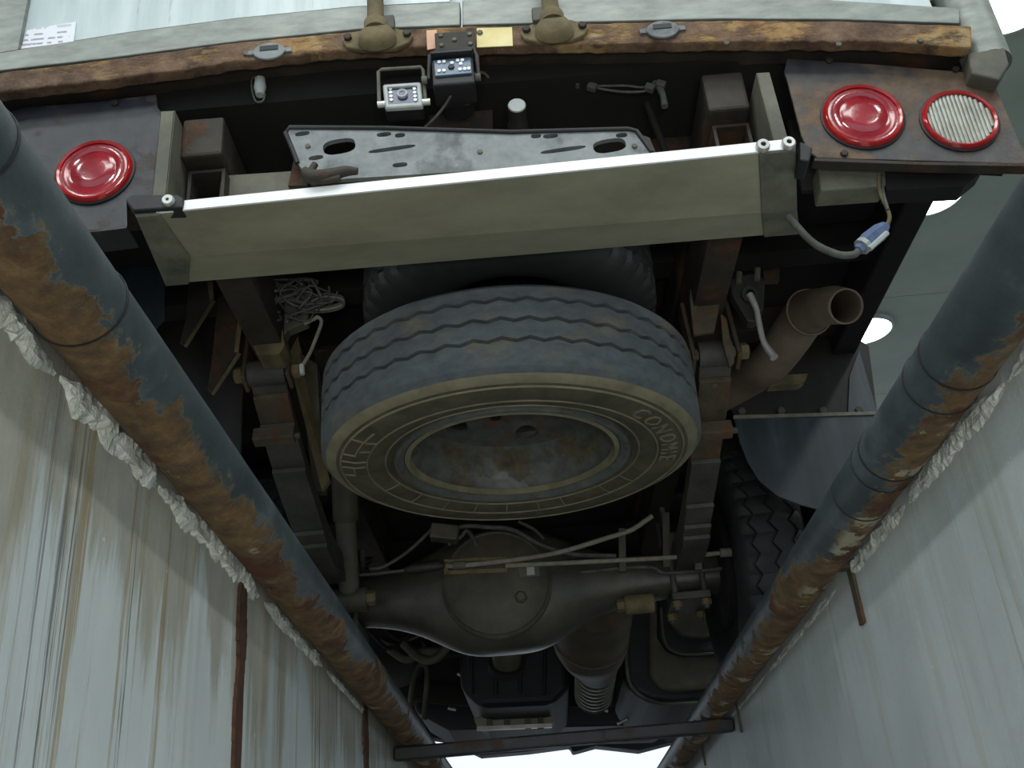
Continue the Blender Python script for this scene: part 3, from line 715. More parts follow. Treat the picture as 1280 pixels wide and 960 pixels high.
# ---- wiring hanging below the right lamp panel
wire('lamp_cable', ((1098, 218), (1100, 240), (1108, 258), (1112, 272), (1108, 284)), 1.50, .0038, m_khaki)
wire('lamp_cable', ((1103, 218), (1104, 240), (1110, 262)), 1.497, .003, m_wire)
pl = part('cable_plug', add_tube(NB(), [oY(1107, 282, 1.50), oY(1100, 290, 1.5), oY(1084, 302, 1.5), oY(1073, 313, 1.5)], [.009, .016, .016, .009], 6), m_blue)
part('plug_latch', add_tube(NB(), [oY(1109, 291, 1.49), oY(1087, 311, 1.49)], .005, 6), m_camgrey, pl)
part('plug_collar', add_tube(NB(), [oY(1081, 305, 1.5), oY(1077, 309, 1.5)], .0155, 10), m_camgrey, pl)
wire('lamp_cable', ((1074, 312), (1068, 318), (1052, 319), (1036, 314), (1020, 306), (1008, 296), (998, 285), (985, 270)), 1.50, .0065, m_wire)

# ---- spring hangers and gussets
YH = 1.95
part('spring_hanger', pprism([(868, 296), (923, 293), (921, 318), (907, 345), (893, 414), (867, 418), (862, 372)], YH, .012), m_leafrust, bevel=.002)
part('hanger_web', add_prism(NB(), [oY(866, 300, YH), oY(890, 300, YH - .012), oY(877, 365, YH - .012), oY(866, 398, YH)], (0, .004, 0)), m_khaki)
wh = part('hanger_box', pprism([(290, 352), (336, 348), (347, 378), (356, 430), (349, 442), (321, 443), (304, 405)], YH, .07), m_khaki, bevel=.004)
part('hanger_flange', pprism([(336, 352), (390, 360), (384, 402), (360, 412), (350, 430), (344, 400)], YH + .02, .03), m_greysteel, bevel=.003)
for q_ in ([(236, 352), (263, 352), (265, 374), (262, 378), (230, 432), (225, 428), (232, 398)], [(272, 372), (294, 360), (297, 440), (292, 446), (264, 492), (259, 487), (266, 440)]):
    g_ = part('mudguard_gusset', pprism(q_, 2.02, .006), m_darkrust, bevel=.001)
    x_ = q_[1]
    part('gusset_lip', add_prism(NB(), [oY(q_[2][0], q_[2][1], 2.02), oY(q_[4][0], q_[4][1], 2.02), oY(q_[4][0] + 3, q_[4][1] + 2, 2.0), oY(q_[2][0] + 4, q_[2][1] + 2, 2.0)], (0, .004, 0)), m_khaki, g_)
part('gusset_strip', pprism([(259, 352), (266, 352), (267, 372), (262, 376)], 2.01, .004), m_khaki)
part('gusset_strip', pprism([(297, 398), (303, 400), (298, 440), (293, 440)], 2.01, .004), m_khaki)
# left mudguard: dark skirt plus flap tip
part('mud_guard', pprism([(150, 330), (310, 330), (305, 470), (300, 600), (255, 580), (210, 470), (170, 400)], 2.20, .012), m_guard, bevel=.003)
part('mud_flap', pprism([(140, 300), (206, 340), (206, 398), (196, 410), (180, 410), (140, 400)], 1.98, .006), m_flap, bevel=.002)

# ---- leaf springs
SXL, SXR = -.548, .455
def spring(X, ends, eye_px, hub_px, wid):
    eye = oX(*eye_px, X); hub = oX(*hub_px, X)
    root = part('leaf_spring', add_lathe(NB(), [(.010, -wid * .52), (.030, -wid * .52), (.030, wid * .52), (.010, wid * .52)], eye, (1, 0, 0), 24, closed=True), m_leaf, smooth=40)
    ys = [e for e in ends]
    tot = 6
    for j in range(tot):
        if j < len(ends): st = oX(*ends[j], X)
        else: st = None
        # leaf path: from its rear end to the axle and on to its mirrored front end
        y0 = st.y if st is not None else hub.y - .12 - .04 * (tot - j)
        yf = hub.y + (hub.y - y0) * .95
        n = 16; path = []
        for i in range(n + 1):
            y = y0 + (yf - y0) * i / n
            u_ = (hub.y - y) / (hub.y - eye.y)
            z = (hub.z + .045) + (eye.z - .012 - hub.z - .045) * (abs(u_) ** 1.6) - .0125 * j
            path.append((y, z))
        bm = NB(); g = []
        hw = wid / 2 * (1 if j else 1.0)
        for (y, z) in path:
            g.append([bm.verts.new((X + sx_ * hw, y, z + dz)) for sx_, dz in ((-1, 0), (1, 0), (1, -.0115), (-1, -.0115))])
        for i in range(n):
            for k_ in range(4): bm.faces.new((g[i][k_], g[i][(k_ + 1) % 4], g[i + 1][(k_ + 1) % 4], g[i + 1][k_]))
        bm.faces.new(g[0]); bm.faces.new(g[-1][::-1])
        part('leaf', bm, m_leafrust if j == 1 else m_leaf, root, bevel=.002)
    return root, eye, hub
spL, eL, hL = spring(SXL, [(335, 470), (338, 500), (345, 584), (360, 623)], (335, 466), (405, 705), .080)
spR, eR, hR = spring(SXR, [(893, 440), (893, 470), (880, 563), (870, 602)], (893, 442), (862, 690), .072)
def onleaf(X, px, py): return oX(px, py, X)
for X, root, pts, wd in ((SXL, spL, ((343, 552),), .094), (SXR, spR, ((893, 545),), .086)):
    for (px, py) in pts:
        c = onleaf(X, px, py)
        part('spring_clamp', add_box(NB(), c + Vector((0, 0, .014)), (wd, .030, .034), Matrix.Rotation(math.radians(-14), 3, 'X')), m_leafrust, root, bevel=.003)
        bolt('bolt', c + Vector((wd / 2, 0, .01)), (1, 0, 0), .008, .012, m_leaf, root)
for X, root, pts in ((SXL, spL, ((352, 505), (345, 600), (357, 600)))), (SXR, spR, ((893, 480), (862, 655))):
    for (px, py) in pts[:1]:
        bolt('rivet', onleaf(X, px, py), (0, -.3, -1), .008, .008, m_leaf, root)
# shackles: plates and pin either side of the eye
for X, e, inner in ((SXL, eL, 1), (SXR, eR, -1)):
    for sx_ in (-1, 1):
        sh = part('shackle_plate', add_box(NB(), (X + sx_ * .050, e.y + .015, e.z + .055), (.010, .055, .17), Matrix.Rotation(math.radians(-12), 3, 'X')), m_leafrust, bevel=.003)
    part('shackle_pin', cyl((X - .075, e.y, e.z), (1, 0, 0), .013, .15, 14), m_khaki, smooth=40)
    for sx_ in (-1, 1): bolt('shackle_nut', (X + sx_ * .058, e.y, e.z), (sx_, 0, 0), .019, .018, m_khaki, truck)
# long rusty stay beside the left spring and the inner frame flange
part('spring_stay', add_prism(NB(), [oY(360, 445, 2.02), oY(372, 420, 2.02), oY(412, 600, 2.35), oY(402, 612, 2.35)], (0, .02, 0)), m_khaki)
part('frame_flange', add_prism(NB(), [oY(372, 440, 2.05), oY(396, 455, 2.05), oY(410, 590, 2.4), oY(406, 614, 2.4), oY(392, 614, 2.4)], (0, .03, 0)), m_axle)

# ---- shock absorber
s0, s1, s2 = oY(430, 560, 2.60), oY(432, 648, 2.72), oY(437, 745, 2.86)
shk = part('shock_absorber', add_tube(NB(), [s1 + (s0 - s1) * -.02, s0], .036, 24), m_axle, smooth=50)
part('shock_rod_tube', add_tube(NB(), [s2, s1], .029, 24), m_greysteel, shk, smooth=50)
part('shock_eye', add_lathe(NB(), [(.012, -.05), (.034, -.05), (.034, .05), (.012, .05)], s2 + Vector((0, 0, -.012)), (1, 0, 0), 24, closed=True), m_axle, shk, smooth=40)
bolt('shock_nut', s2 + Vector((.05, -.005, -.012)), (1, 0, 0), .022, .025, m_khaki, shk)

# ---- rear axle: banjo housing
AY = 3.0
AC = oY(626, 727, AY - .10); AC.y = AY
def axle_sec(x):
    d = abs(x - AC.x)
    f_ = 1 / (1 + (d / .225) ** 3.6)
    ht = .054 + .125 * f_; hb = .054 + .128 * f_
    dy = .062 + .060 * f_
    return ht, hb, dy
bm = NB(); G = []; xs = [AC.x + (-.66 + 1.32 * i / 60) for i in range(61)]; seg = 28
for x in xs:
    ht, hb, dy = axle_sec(x); ring = []
    for k_ in range(seg):
        a = 2 * PI * k_ / seg; cz, sz = math.cos(a), math.sin(a)
        ex = .75
        ring.append(bm.verts.new((x, AC.y + dy * math.copysign(abs(cz) ** ex, cz), AC.z + (ht if sz > 0 else hb) * math.copysign(abs(sz) ** ex, sz))))
    G.append(ring)
for i in range(60):
    for k_ in range(seg): bm.faces.new((G[i][k_], G[i][(k_ + 1) % seg], G[i + 1][(k_ + 1) % seg], G[i + 1][k_]))
bm.faces.new(G[0]); bm.faces.new(G[-1][::-1])
axle = part('rear_axle', bm, m_axleglossy, smooth=50)
part('differential_cover', add_lathe(NB(), [(.158, -.01), (.158, .004), (.150, .012), (.146, .008), (.11, .030), (.05, .040), (0, .042)], (AC.x - .012, AC.y - .118, AC.z - .01), (0, -1, 0), 56), m_axle, axle, smooth=30)
c = oY(651, 747, AC.y - .15)
part('filler_plug', add_lathe(NB(), [(.018, 0), (.018, .01), (.012, .016), (0, .016)], c, (0, -1, 0), 6), m_axle, axle)
c = oY(658, 715, AC.y - .15)
part('data_tag', add_box(NB(), c, (.075, .01, .034)), m_greysteel, axle, bevel=.001)
part('data_tag', add_box(NB(), c + Vector((.012, -.004, 0)), (.022, .008, .024)), m_chrome, axle)
for X, h in ((SXL, hL), (SXR, hR)):
    part('spring_seat', add_box(NB(), (X, AY, AC.z + .085), (.10, .17, .05)), m_axle, axle, bevel=.006)
    part('seat_plate', add_box(NB(), (X, AY, AC.z - .082), (.11, .18, .022)), m_axle, axle, bevel=.004)
    for sx_ in (-1, 1):
        for sy_ in (-1, 1):
            part('u_bolt', add_tube(NB(), [(X + sx_ * .042, AY + sy_ * .07, AC.z - .12), (X + sx_ * .042, AY + sy_ * .07, AC.z + .19)], .009, 10), m_leaf, axle, smooth=60)
            bolt('u_bolt_nut', (X + sx_ * .042, AY + sy_ * .07, AC.z - .094), (0, 0, -1), .015, .018, m_khaki, axle)
part('brake_flange', add_lathe(NB(), [(.055, 0), (.125, .01), (.15, .03), (.15, .06), (0, .06)], (AC.x + .63, AC.y, AC.z), (1, 0, 0), 40), m_under, axle, smooth=35)
part('brake_flange', add_lathe(NB(), [(.055, 0), (.125, .01), (.15, .03), (.15, .06), (0, .06)], (AC.x - .63, AC.y, AC.z), (-1, 0, 0), 40), m_axle, axle, smooth=35)
# lower bush of the right shock, beside the axle
c = oY(800, 755, AC.y - .06)
part('damper_bush', cyl(c + Vector((-.045, 0, 0)), (1, 0, 0), .028, .085, 20, .004), m_khaki, axle, smooth=35)
bolt('damper_nut', c + Vector((-.045, 0, 0)), (-1, 0, 0), .019, .022, m_khaki, axle)

# ---- brake rods, cables and brackets around the axle
YA = 2.84
ch = part('cable_guide', band([(556, 700), (594, 697), (634, 696)], [(556, 704), (594, 701), (634, 700)], YA, .025, n=4), m_khaki)
part('guide_lip', band([(556, 713), (634, 710)], [(556, 718), (634, 715)], YA, .02, n=3), m_khaki, ch)
part('guide_end', pprism([(555, 699), (560, 699), (560, 718), (555, 718)], YA, .02), m_khaki, ch)
wire('brake_rod', ((558, 707), (575, 707), (640, 700), (700, 690), (760, 672), (790, 662), (815, 645)), YA - .01, .0075, m_wirelight, sm=3)
part('rod_sleeve', add_tube(NB(), [oY(566, 707, YA - .012), oY(582, 706, YA - .012)], .012, 10), m_greysteel, smooth=60)
wire('brake_rod', ((632, 707), (700, 704), (780, 700), (850, 696), (912, 690)), YA - .005, .007, m_wirelight, sm=3)
part('rod_eye', add_tube(NB(), [oY(900, 691, YA - .01), oY(914, 690, YA - .01)], .013, 10), m_wirelight, smooth=60)
wire('brake_cable', ((385, 723), (420, 721), (470, 717), (505, 713)), YA, .005, m_wire)
part('cable_boot', add_tube(NB(), [oY(505, 713, YA), oY(515, 711, YA), (oY(548, 707, YA)), oY(556, 707, YA)], [.006, .015, .015, .006], 10), m_guard, smooth=60)
wire('brake_pipe', ((462, 711), (478, 709), (505, 693), (525, 676), (541, 660)), YA, .0052, m_wire)
part('brake_valve', add_box(NB(), oY(556, 667, YA), (.08, .05, .045), Matrix.Rotation(.2, 3, 'Y')), m_axle, bevel=.005)
wire('brake_hose', ((545, 668), (580, 658), (610, 659), (640, 662), (670, 678), (690, 686), (720, 693), (770, 695)), YA + .02, .007, m_wire)
wire('brake_hose', ((560, 680), (575, 672), (585, 664), (600, 690)), YA + .02, .006, m_wire)
wire('brake_hose', ((648, 652), (668, 662), (680, 674)), YA + .05, .005, m_wire)
for px, y0, y1 in ((778, 660, 714), (833, 640, 708), (873, 688, 712)):
    part('cable_bracket', pprism([(px - 5, y0), (px + 4, y0), (px + 5, y1), (px - 4, y1)], YA - .002, .02), m_axle, bevel=.002)
wire('axle_pipe', ((700, 713), (720, 716), (776, 710), (815, 709), (830, 716), (870, 714), (912, 709)), AC.y - .085, .006, m_wire)

# ---- rear wheels
def tyre_mesh(c, axis, Ro, Rr, W, seg, grooves, blocks=None, zig=0.0, xdir=None, nz=36, squash=1.0):
    """closed carcass; grooves = offsets across the tread where a groove is cut"""
    a = Vector(axis).normalized(); x = Vector(xdir) if xdir else a.orthogonal().normalized(); x = (x - a * x.dot(a)).normalized(); y = a.cross(x); c = Vector(c)
    h = W / 2; prof = []
    prof += [(Rr, -h * .80), (Rr + .012, -h * .90), (Rr + (Ro - Rr) * .30, -h * 1.02), (Rr + (Ro - Rr) * .55, -h * 1.06), (Rr + (Ro - Rr) * .80, -h * 1.0), (Ro - .012, -h * .90), (Ro - .002, -h * .80)]
    gw, gd = .0045, .010
    for g_ in grooves:
        prof += [(Ro, g_ - gw), (Ro - gd, g_ - gw * .6), (Ro - gd, g_ + gw * .6), (Ro, g_ + gw)]
    prof += [(Ro - .002, h * .80), (Ro - .012, h * .90), (Rr + (Ro - Rr) * .80, h * 1.0), (Rr + (Ro - Rr) * .55, h * 1.06), (Rr + (Ro - Rr) * .30, h * 1.02), (Rr + .012, h * .90), (Rr, h * .80)]
    bm = NB(); R_ = []
    for i, (r_, hh) in enumerate(prof):
        ring = []
        isg = 7 <= i < 7 + 4 * len(grooves)
        for k_ in range(seg):
            t = 2 * PI * k_ / seg; off = 0
            if isg and zig: 
                ph = (k_ / seg * nz) % 1.0; off = zig * (abs(ph * 2 - 1) * 2 - 1)
            rr = r_
            if blocks and (k_ % blocks[0] == 0) and (r_ > Ro - .013) and (abs(hh) > h * blocks[1]): rr = r_ - .009
            ring.append(bm.verts.new(c + a * (hh + off) + (x * math.cos(t) + y * math.sin(t)) * rr))
        R_.append(ring)
    for i in range(len(R_)):
        A_, B_ = R_[i], R_[(i + 1) % len(R_)]
        for k_ in range(seg): bm.faces.new((A_[k_], A_[(k_ + 1) % seg], B_[(k_ + 1) % seg], B_[k_]))
    return bm
WZ = .385
for s, xs_ in ((1, (.655, .885)), (-1, (-.735, -.965))):
    wheel = None
    for j, xc in enumerate(xs_):
        ty = part('rear_tyre', tyre_mesh((xc, AY + .03, WZ), (1, 0, 0), .385, .23, .185, 176, (-.055, 0, .055), blocks=(4, .25), zig=.010, nz=44), m_tyredark, smooth=40)
        part('wheel_disc', add_lathe(NB(), [(.232, -.075), (.218, -.06), (.205, -.03), (.20, .02), (.14, .035), (.08, .03), (0, .03)], (xc, AY + .03, WZ), (s, 0, 0), 48), m_under, ty, smooth=40)
part('brake_drum', add_lathe(NB(), [(0, 0), (.17, 0), (.175, .01), (.175, .10), (0, .10)], (AC.x + .64, AY + .03, WZ), (1, 0, 0), 40), m_under, smooth=35)

# ---- right mudguard and flap
gd = part('mud_guard', pprism([(905, 500), (985, 420), (1060, 415), (1086, 432), (1097, 517), (920, 521)], 2.52, .006), m_guard, bevel=.002)
part('guard_edge', add_prism(NB(), [oY(1062, 470, 2.515), oY(1074, 438, 2.515), oY(1097, 517, 2.515), oY(1060, 518, 2.515)], (0, .004, 0)), m_flap, gd)
fp = part('mud_flap', pprism([(917, 522), (1000, 521), (1097, 517), (1100, 560), (1060, 625), (1026, 638), (1000, 631), (972, 620), (948, 600), (934, 577), (924, 551)], 2.505, .007), m_flap, bevel=.002)
for px in (927, 976, 1028, 1073):
    bolt('flap_bolt', oY(px, 515 + (px - 927) * -.01, 2.52), (0, -1, 0), .011, .010, m_greysteel, gd)
part('flap_batten', band([(917, 519), (1097, 514)], [(917, 523), (1097, 518)], 2.500, .006, n=4), m_wirelight, fp)
part('guard_stay', pprism([(955, 470), (1010, 467), (1007, 475), (1000, 480), (962, 482)], 2.2, .03), m_khaki)

# ---- exhaust tail pipe
ex = [oY(1058, 383, 1.80), oY(1036, 382, 1.87), oY(1008, 393, 1.98), oY(985, 425, 2.08), oY(960, 455, 2.18), oY(930, 474, 2.28), oY(890, 497, 2.4), oY(850, 520, 2.55)]
dr = (ex[0] - ex[1]).normalized()
bm = NB(); P = catmull(ex, 8); R1, R2 = .041, .035
P[0] = ex[0]
add_tube(bm, P, [.036 + .004 * min(1, i / 6) + (.008 if i > 10 else 0) * min(1, (i - 10) / 5) for i in range(len(P))], 32, cap=False)
exh = part('exhaust_pipe', bm, m_exh, smooth=60)
sd = exh.modifiers.new('wall', 'SOLIDIFY'); sd.thickness = .003; sd.offset = -1
part('exhaust_bore', add_tube(NB(), [P[14], P[15]], .034, 24), m_under, exh)
x_, y_, a_ = frame_of(P[18] - P[12])
part('exhaust_joint', add_lathe(NB(), [(.0495, -.004), (.053, -.003), (.053, .003), (.0495, .004)], P[15], P[16] - P[14], 32, closed=True), m_exh, exh, smooth=40)

# ---- rubber-hung exhaust bracket with pale hook rod
hb = part('exhaust_hanger', pprism([(912, 350), (922, 344), (948, 340), (956, 352), (955, 385), (945, 402), (935, 402), (924, 384), (914, 366)], 1.93, .03), m_guard, bevel=.004)
for px, py in ((924, 341), (947, 336)): part('hanger_stud', add_tube(NB(), [oY(px, py, 1.925), oY(px - 1, py + 14, 1.925)], .007, 10), m_greysteel, hb, smooth=60)
part('hanger_ring', add_lathe(NB(), [(.010, -.005), (.018, -.005), (.018, .005), (.010, .005)], oY(937, 368, 1.92), (0, -1, -.3), 20, closed=True), m_black, hb, smooth=40)
part('hook_rod', add_tube(NB(), [oY(937, 368, 1.915), oY(945, 385, 1.915), oY(949, 405, 1.915), oY(955, 428, 1.91), oY(968, 447, 1.90)], [.008, .0065, .0065, .0065, .009], 10, 4), m_chrome, hb, smooth=60)
part('red_bracket', pprism([(953, 320), (976, 318), (974, 350), (955, 350)], 2.2, .02), m_leafrust)
part('hanger_arm', pprism([(901, 392), (908, 398), (918, 452), (912, 458), (904, 430)], 1.96, .012), m_leafrust)

# ---- tangle of wires by the left hanger
random.seed(21)
tg = NB()
for i in range(26):
    c = Vector((random.gauss(362, 20), random.gauss(372, 13), 0)); P = []
    a0 = random.uniform(0, 6.28); rr = random.uniform(8, 26)
    for j in range(6):
        a = a0 + j * random.uniform(.5, 1.1)
        P.append(oY(c.x + math.cos(a) * rr * 1.3, min(410, max(350, c.y + math.sin(a) * rr * .8)), 1.90 + random.uniform(-.02, .03)))
    add_tube(tg, P, random.choice((.0022, .003, .0038)), 6, 3)
part('wire_tangle', tg, m_wire, smooth=70, kind='stuff')
wire('loose_cable', ((380, 405), (394, 398), (396, 396), (402, 402), (396, 420), (388, 440), (378, 458), (377, 466)), 1.90, .0042, m_wirelight)
part('cable_tip', add_tube(NB(), [oY(377, 456, 1.9), oY(378, 468, 1.9)], .0055, 8), m_camgrey, smooth=60)
for k_ in range(3):
    wire('cable_loop', ((375, 392 - k_ * 6), (400, 376 - k_ * 4), (425, 376 - k_ * 3), (428, 384 - k_ * 3), (405, 390 - k_ * 3), (378, 388 - k_ * 2)), 1.93 + .01 * k_, .003, m_wirelight if k_ == 1 else m_wire)

# ---- exhaust box, bellows, fuel tank, gearbox and trays ahead of the axle
ZC = .40
m0, m1, m2, m3 = oY(742, 768, 3.25), oY(738, 800, 3.42), oY(745, 832, 3.75), oY(742, 868, 4.2)
cat = part('exhaust_box', add_tube(NB(), [m0 + (m0 - m1) * .6, m0, m1, m1 + (m2 - m1) * .3, m1 + (m2 - m1) * .45, m2], [.115, .122, .122, .112, .085, .078], 36), m_cat, smooth=35)
part('box_band', add_tube(NB(), [m0 + (m1 - m0) * .72, m0 + (m1 - m0) * .82], .127, 36), m_cat, cat, smooth=35)
bp = []; br = []
for i in range(33):
    bp.append(m2 + (m3 - m2) * (i / 32)); br.append(.076 if i % 4 in (0, 1) else .066)
part('bellows', add_tube(NB(), bp, br, 32), m_bellows, cat, smooth=30)
tk_pix = [(775, 700), (780, 845), (790, 865), (812, 877), (840, 880), (920, 874), (960, 860), (960, 700)]
tk = part('fuel_tank', pprism(tk_pix, 4.0, .75), m_underblue, bevel=.03, seg=4)
part('tank_panel', pprism([(812, 735), (810, 842), (822, 860), (838, 864), (930, 858), (930, 735)], 3.975, .05), m_axle, tk, bevel=.02, seg=4)
part('tank_panel', pprism([(822, 700), (822, 795), (834, 814), (856, 820), (930, 814), (930, 700)], 3.94, .05), m_underblue, tk, bevel=.02, seg=4)
part('tank_band', add_tube(NB(), [oY(x, y, 3.93) for x, y in ((826, 760), (830, 800), (842, 814), (866, 818), (925, 814))], .006, 8, 4), m_axle, tk, smooth=60)
part('tank_bowl', pprism([(838, 700), (838, 780), (850, 794), (880, 797), (900, 790), (900, 700)], 3.90, .05), m_axle, tk, bevel=.015, seg=3)
part('tank_seam', add_tube(NB(), [oY(x, y, 3.99) for x, y in ((782, 790), (784, 842), (794, 864), (814, 876), (842, 880), (920, 874))], .007, 8, 4), m_greysteel, tk, smooth=60)
part('propeller_shaft', add_tube(NB(), [(AC.x - .0, AY + .12, AC.z + .0), (AC.x, 4.3, AC.z + .10)], .045, 24), m_axle, smooth=40)
c = oY(634, 822, 3.35)
part('shaft_yoke', add_tube(NB(), [oY(632, 795, 3.25), oY(634, 832, 3.35)], [.05, .045], 20), m_axle, smooth=40)
part('shaft_flange', add_tube(NB(), [oY(634, 828, 3.34), oY(634, 836, 3.36)], .06, 24), m_under, smooth=40)
gb = part('gearbox', pprism([(570, 700), (700, 700), (712, 860), (690, 880), (600, 884), (575, 860)], 4.3, .9), m_underblue, bevel=.03, seg=3)
for i in range(4):
    part('gearbox_rib', add_tube(NB(), [oY(588 + i * 32, 720, 4.29), oY(590 + i * 30, 868, 4.29)], .008, 8), m_underblue, gb, smooth=60)
part('engine_tray', pprism([(470, 700), (850, 700), (860, 880), (830, 905), (560, 912), (520, 890)], 5.2, .6), m_underblue, bevel=.02)
sp_ = part('skid_plate', pprism([(592, 897), (640, 891), (688, 893), (692, 903), (688, 909), (640, 911), (598, 913)], 4.6, .03), m_alu, bevel=.004)
for px in (612, 634, 660, 676): part('skid_rib', pprism([(px - 4, 891), (px + 3, 891), (px + 4, 911), (px - 4, 911)], 4.585, .02), m_greysteel, sp_, bevel=.003)
part('skid_lip', band([(596, 908), (640, 906), (690, 904)], [(596, 913), (640, 911), (690, 909)], 4.58, .02, n=4), m_chrome, sp_)
part('front_axle', add_tube(NB(), [oY(430, 842, 5.0), oY(560, 868, 5.0), oY(770, 868, 5.0), oY(900, 840, 5.0)], .05, 14, 4), m_under, smooth=50)
part('front_bumper', pprism([(430, 905), (560, 925), (600, 944), (660, 939), (712, 932), (716, 940), (745, 932), (800, 938), (850, 925), (930, 900), (930, 840), (430, 840)], 6.2, .15), m_underblue, bevel=.01)
part('cab_floor', add_bb(NB(), (TX - .85, 5.0, .55), (TX + .85, 6.6, .75)), m_under)
part('cab', add_bb(NB(), (TX - .85, 5.25, .75), (TX + .85, 6.7, 2.2)), m_door, bevel=.05)
for i, (x, y, dx, dy) in enumerate(((690, 885, 8, 1), (725, 884, 12, -3), (750, 886, 10, 3), (772, 905, 16, -8), (572, 842, 6, 3), (560, 885, 10, 2))):
    part('bright_clip', add_tube(NB(), [oY(x, y, 4.55), oY(x + dx, y + dy, 4.55)], .007, 8), m_chrome, smooth=60)
random.seed(5)
for i in range(7):                                 # hoses left of the gearbox
    x = random.uniform(490, 560); y = random.uniform(775, 830)
    wire('engine_hose', ((x - 30, y - 12), (x - 8, y + random.uniform(-4, 10)), (x + 12, y + random.uniform(-10, 8)), (x + 34, y - random.uniform(4, 22))), 3.9 + .05 * i, random.choice((.008, .012, .016)), m_under if i % 2 else m_axle)
part('air_tank', add_lathe(NB(), [(0, 0), (.09, .01), (.125, .05), (.125, .55), (.09, .59), (0, .6)], oY(520, 800, 4.1) + Vector((-.15, 0, .06)), (0, 1, 0), 28), m_under, smooth=45)
wire('engine_hose', ((515, 905), (514, 870), (520, 838), (528, 830), (534, 842), (530, 900)), 4.4, .012, m_axle)

# ================================================================ THINGS HUNG ON THE TRUCK
# ---- spare wheel slung flat under the frame
SC = oY(641, 577, 2.03)                      # middle of the lower sidewall face
Wt, Ro, Rr = .206, .402, .240
ax = Vector((.018, -.018, 1)).normalized()
mid = SC + ax * (Wt / 2)
sw = thing('spare_wheel', SC, 'dusty spare truck wheel slung flat below the frame, its rim opening facing down', 'wheel')
tyre = obj('tyre', tyre_mesh(mid, ax, Ro, Rr, Wt, 288, (-.030, .012, .054), zig=.0035, nz=48, xdir=(1, 0, 0)), m_tread, sw, smooth=38)
tyre.data.materials.append(m_sidewall); tyre.data.materials.append(m_sidedark)
for p_ in tyre.data.polygons:
    v = p_.center - mid; h_ = v.dot(ax); r_ = (v - ax * h_).length
    if h_ < -Wt * .38 and r_ < Ro - .008: p_.material_index = 1
    if h_ < -Wt * .40 and Rr + .030 < r_ < Rr + .118: p_.material_index = 2
xw = Vector((1, 0, 0)); xw = (xw - ax * xw.dot(ax)).normalized(); yw = ax.cross(xw)
def side_z(r_):                              # height of the lower sidewall surface at radius r_, along the axis
    h = Wt / 2
    T = [(Rr, -h * .80), (Rr + .012, -h * .90), (Rr + (Ro - Rr) * .30, -h * 1.02), (Rr + (Ro - Rr) * .55, -h * 1.06), (Rr + (Ro - Rr) * .80, -h * 1.0), (Ro - .012, -h * .90)]
    for (a, b) in zip(T[:-1], T[1:]):
        if a[0] <= r_ <= b[0]: return a[1] + (b[1] - a[1]) * (r_ - a[0]) / (b[0] - a[0])
    return T[-1][1]
def sidep(r_, phi, lift=0.0):                # phi clockwise from the side next to the viewer, as read from below
    return mid + ax * (side_z(r_) - lift) + (xw * math.sin(phi) - yw * math.cos(phi)) * r_
def ridge(name, pts, rad): return obj(name, add_tube(NB(), [sidep(r_, math.radians(p_), .0005) for r_, p_ in pts], rad, 6), m_sidewall, tyre, smooth=60)
ridge('sidewall_ridge', [(Rr + .028, a) for a in range(0, 361, 5)], .0022)
ridge('sidewall_ridge', [(Rr + .066, a) for a in range(0, 361, 5)], .0022)
ridge('sidewall_ridge', [(Rr + .120, a) for a in range(0, 361, 5)], .0026)
for a in (120, 135, 158, 170, 185, 200, 215, 232, 250):
    ridge('sidewall_rib', [(Rr + .030, a), (Rr + .05, a), (Rr + .065, a)], .0014)
# raised block letters on the sidewall, most of them worn: only strokes survive on one side
for st in ([(Rr + .118, 300), (Rr + .092, 300)], [(Rr + .118, 288), (Rr + .094, 288)], [(Rr + .094, 288), (Rr + .094, 294), (Rr + .094, 300), (Rr + .094, 308)], [(Rr + .118, 282), (Rr + .09, 282), (Rr + .068, 282)], [(Rr + .118, 277), (Rr + .09, 277), (Rr + .07, 277)], [(Rr + .118, 270), (Rr + .094, 270)], [(Rr + .094, 270), (Rr + .094, 277)], [(Rr + .068, 292), (Rr + .09, 292)], [(Rr + .068, 300), (Rr + .09, 300)]):
    ridge('letter_stroke', st, .0024)
def arc_text(s, r_base, phi_mid, size, name):
    cu = bpy.data.curves.new('t', 'FONT'); cu.body = s; cu.size = size; cu.extrude = 0.0; cu.align_x = 'CENTER'; cu.space_character = 1.25; cu.resolution_u = 2
    to = bpy.data.objects.new('t', cu); col.objects.link(to)
    dg = bpy.context.evaluated_depsgraph_get(); me = bpy.data.meshes.new_from_object(to.evaluated_get(dg))
    bpy.data.objects.remove(to); bpy.data.curves.remove(cu)
    b = NB(); b.from_mesh(me); bpy.data.meshes.remove(me)
    bmesh.ops.triangulate(b, faces=b.faces[:])
    for v in b.verts:
        r_ = r_base + v.co.y * 1.0; v.co = sidep(max(Rr, min(Ro - .013, r_)), math.radians(phi_mid) + v.co.x / r_base, .0016)
    ret = bmesh.ops.extrude_face_region(b, geom=b.faces[:])
    for v in [g for g in ret['geom'] if isinstance(g, bmesh.types.BMVert)]: v.co += ax * .003
    return obj(name, b, m_sidewall, tyre)
arc_text('CONOMIE', Rr + .074, 72, .050, 'raised_lettering')
